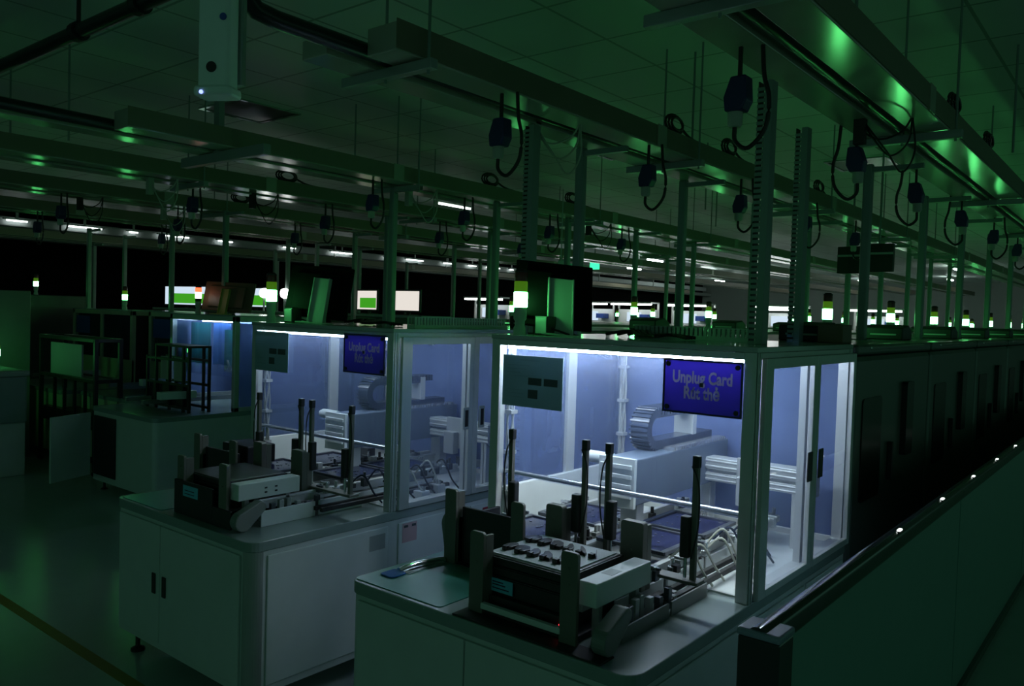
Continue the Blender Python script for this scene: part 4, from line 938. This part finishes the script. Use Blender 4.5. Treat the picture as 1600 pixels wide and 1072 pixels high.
for x in (-9.85, -8.5):
    for y in (3.75, 4.0): part('caster', MB().cyl((x - .015, y, .03), (x + .015, y, .03), .03, 12).box(x - .012, x + .012, y - .012, y + .012, .03, .08), M['black'], rk)
solo('white_board', MB().box(-9.68, -8.9, 3.78, 3.8, .985, 1.34), M['greylab'], 'pale blank board standing on the black trolley rack', 'board', bev=.003)
solo('yellow_part', MB().box(-9.45, -9.3, 3.84, 3.92, .985, 1.06), M['olive'], 'small yellowish part on the black trolley rack', 'part', bev=.005)
# lit screens
def screen(cx, cy, z, wdt, ht, yaw, label, top, low):
    t = thing('lit_monitor', label, 'monitor', (cx, cy, z), 'lit monitors')
    u_ = Vector((math.cos(yaw), math.sin(yaw), 0)); n_ = Vector((math.sin(yaw), -math.cos(yaw), 0)); v_ = Vector((0, 0, 1))
    c = Vector((cx, cy, z + ht / 2 + .06))
    part('housing', MB().obox(c, u_ * (wdt / 2 + .02), v_ * (ht / 2 + .02), n_ * .012), M['black'], t, .004)
    part('display', MB().obox(c + n_ * .0135, u_ * wdt / 2, v_ * ht / 2, n_ * .001), top, t, label='bright screen')
    if low: part('green_window', MB().obox(c + n_ * .0155 - v_ * ht * .15 + u_ * wdt * .06, u_ * wdt * .42, v_ * ht * .27, n_ * .001), low, t, label='green window on the screen')
    part('stand', MB().obox(c - n_ * .03 - v_ * (ht / 2 - .02), u_ * .03, v_ * .09, n_ * .01).box(cx - .12, cx + .12, cy - .08, cy + .08, z, z + .012), M['black'], t)
def desk(x0, x1, y0, y1, h, label):
    t = thing('control_console', label, 'console', ((x0 + x1) / 2, (y0 + y1) / 2, 0), 'consoles')
    part('body', MB().box(x0, x1, y0, y1, .08, h - .03), M['kmach'], t, .01)
    part('top', MB().box(x0 - .01, x1 + .01, y0 - .01, y1 + .01, h - .03, h), M['roof'], t)
    part('plinth', MB().box(x0 + .04, x1 - .04, y0 + .04, y1 - .04, 0, .08), M['black'], t)
desk(-13.2, -9.6, 6.75, 7.3, 1.74, 'long grey console carrying the two green screens at far left')
screen(-12.45, 6.9, 1.74, 1.0, .29, math.radians(8), 'lit monitor showing white and green behind the red and white signal tower', M['scr'], M['scrg'])
screen(-10.5, 6.9, 1.74, .95, .27, 0, 'lit monitor showing a wide green window right of the olive stand', M['scr'], M['scrg'])



screen(-8.1, 7.0, 1.75, .42, .24, -.1, 'lit monitor with green window just right of the dimmer black monitor', M['scrp'], M['scrg'])
screen(-7.36, 7.0, 1.75, .4, .24, .1, 'lit monitor with a pale page, second right of the dimmer black monitor', M['scrp'], None)
desk(-8.6, -6.9, 6.8, 7.3, 1.75, 'grey console carrying the two pale screens beyond the dimmer enclosure')
for x, wh in ((-10.2, 'left'), (-9.7, 'right')):
    t = thing('globe_lamp', 'small round white lamp seen just %s of the dimmer signal tower' % wh, 'lamp', (x, 6.86, 1.74), 'globe lamps')
    part('stem', MB().cyl((x, 6.86, 1.74), (x, 6.86, 1.94), .015, 8), M['post'], t)
    part('globe', MB().lathe([(.02, 1.93), (.055, 1.95), (.07, 2.0), (.055, 2.05), (.02, 2.07)], (x, 6.86, 0), 16), M['tubefar'], t, 0, True)
# distant workstations, lit
ws = None
for k, (x, y) in enumerate(((-11.7, 17.6), (-10.3, 17.4), (-9.0, 17.8), (-6.9, 18.2), (-12.6, 14.5), (-8.2, 21.), (-5.3, 20.), (-13.6, 19.5))):
    lab = 'brightly lit workstation far back, ' + ('left one of the central pair', 'right one of the central pair', 'right of the centre', 'right beside the slotted post', 'farthest left', 'deep right', 'deep right beyond the row', 'deep left')[k]
    if ws: dup(ws, (x, y, 0), lab); continue
    ws = thing('workstation', lab, 'workstation', (x, y, 0), 'lit workstations')
    part('table', MB().box(x - .6, x + .6, y - .35, y + .35, .72, .76), M['white'], ws)
    part('legs', MB().box(x - .58, x - .54, y - .3, y + .3, 0, .72).box(x + .54, x + .58, y - .3, y + .3, 0, .72), M['alu'], ws)
    part('uprights', MB().box(x - .58, x - .54, y + .28, y + .32, .76, 2.2).box(x + .54, x + .58, y + .28, y + .32, .76, 2.2), M['alu'], ws)
    part('back_board', MB().box(x - .54, x + .54, y + .29, y + .31, 1.2, 2.02), M['white'], ws)
    part('lamp', MB().box(x - .56, x + .56, y - .1, y - .02, 2.12, 2.16), M['tubefar'], ws, label='white bench lamp')
    part('lamp_bracket', MB().box(x - .58, x + .58, y - .12, y + .3, 2.165, 2.2), M['alu'], ws)
    part('display', MB().box(x - .3, x + .1, y + .26, y + .28, 1.72, 1.95), M['scr'], ws)
    part('bin', MB().box(x + .18, x + .42, y + .05, y + .28, 1.78, 1.9), M['bluebox'], ws)
# scattered towers in the deep background
k = 0
for x, y in ((-5.6, 6.9), (-5.75, 8.2), (-5.7, 10.2), (-7.2, 10.5), (-7.3, 12.5), (-5.6, 12.), (-5.6, 14.), (-3.4, 15.5), (-7., 15.), (-8.8, 13.), (-9., 14.6), (-3.2, 17.), (-5.7, 15.8), (-1.75, 17.4), (-1.7, 19.), (-3.1, 18.6), (-3.4, 20.5), (-3.7, 19.6), (-1.7, 20.6), (-3.3, 21.4)):
    tower(x, y, 1.71, 'small distant green signal tower beyond the first two machine rows', 'distant signal towers'); k += 1
for i, (x, y) in enumerate([(-6.0, 6.4 + 1.52 * j) for j in range(7)] + [(-7.4, 9.7 + 1.52 * j) for j in range(5)] + [(-9.2, 10 + 1.52 * j) for j in range(4)] + [(-3.565, 17.6 + 1.52 * j) for j in range(4)] + [(-1.715, 17.6 + 1.52 * j) for j in range(4)]):
    dup(rm, (x + (0 if i < 18 else 0), y, 0), 'dark machine of the distant rows, seen only as a dark roof line', 'distant machines')

# hanging displays and exit sign far right
for k, (x, y) in enumerate(((-2.42, 8.2), (-2.12, 8.0))):
    t = thing('hanging_display', 'dark display hanging from the trunking, ' + ('left of the pair', 'right of the pair')[k], 'display', (x, y, 2.3), 'hanging displays')
    part('case', MB().box(x - .13, x + .13, y - .03, y + .03, 2.3, 2.56), M['black'], t, .006)
    part('bar', MB().box(x - .13, x + .13, y - .035, y - .03, 2.46, 2.48), M['strut'], t)
    part('hanger_rod', MB().cyl((x, y, 2.56), (x, y, HC), .01, 8), M['post'], t)
ex = thing('exit_light', 'small green exit light hanging far back near the centre', 'exit light', (-9.2, 14, 2.8))
part('case', MB().box(-9.33, -9.13, 14, 14.06, 2.78, 2.94), M['exitg'], ex, .004)
part('rod', MB().cyl((-9.23, 14.03, 2.94), (-9.23, 14.03, HC), .012, 8), M['post'], ex)
solo('hanging_tag', MB().box(-3.62, -3.57, 5.0, 5.004, 2.05, 2.22).cyl((-3.595, 5.002, 2.22), (-3.595, 5.002, ZT_), .004, 6), M['bracket'], 'pale card hanging on a cord right of the centre posts', 'tag')
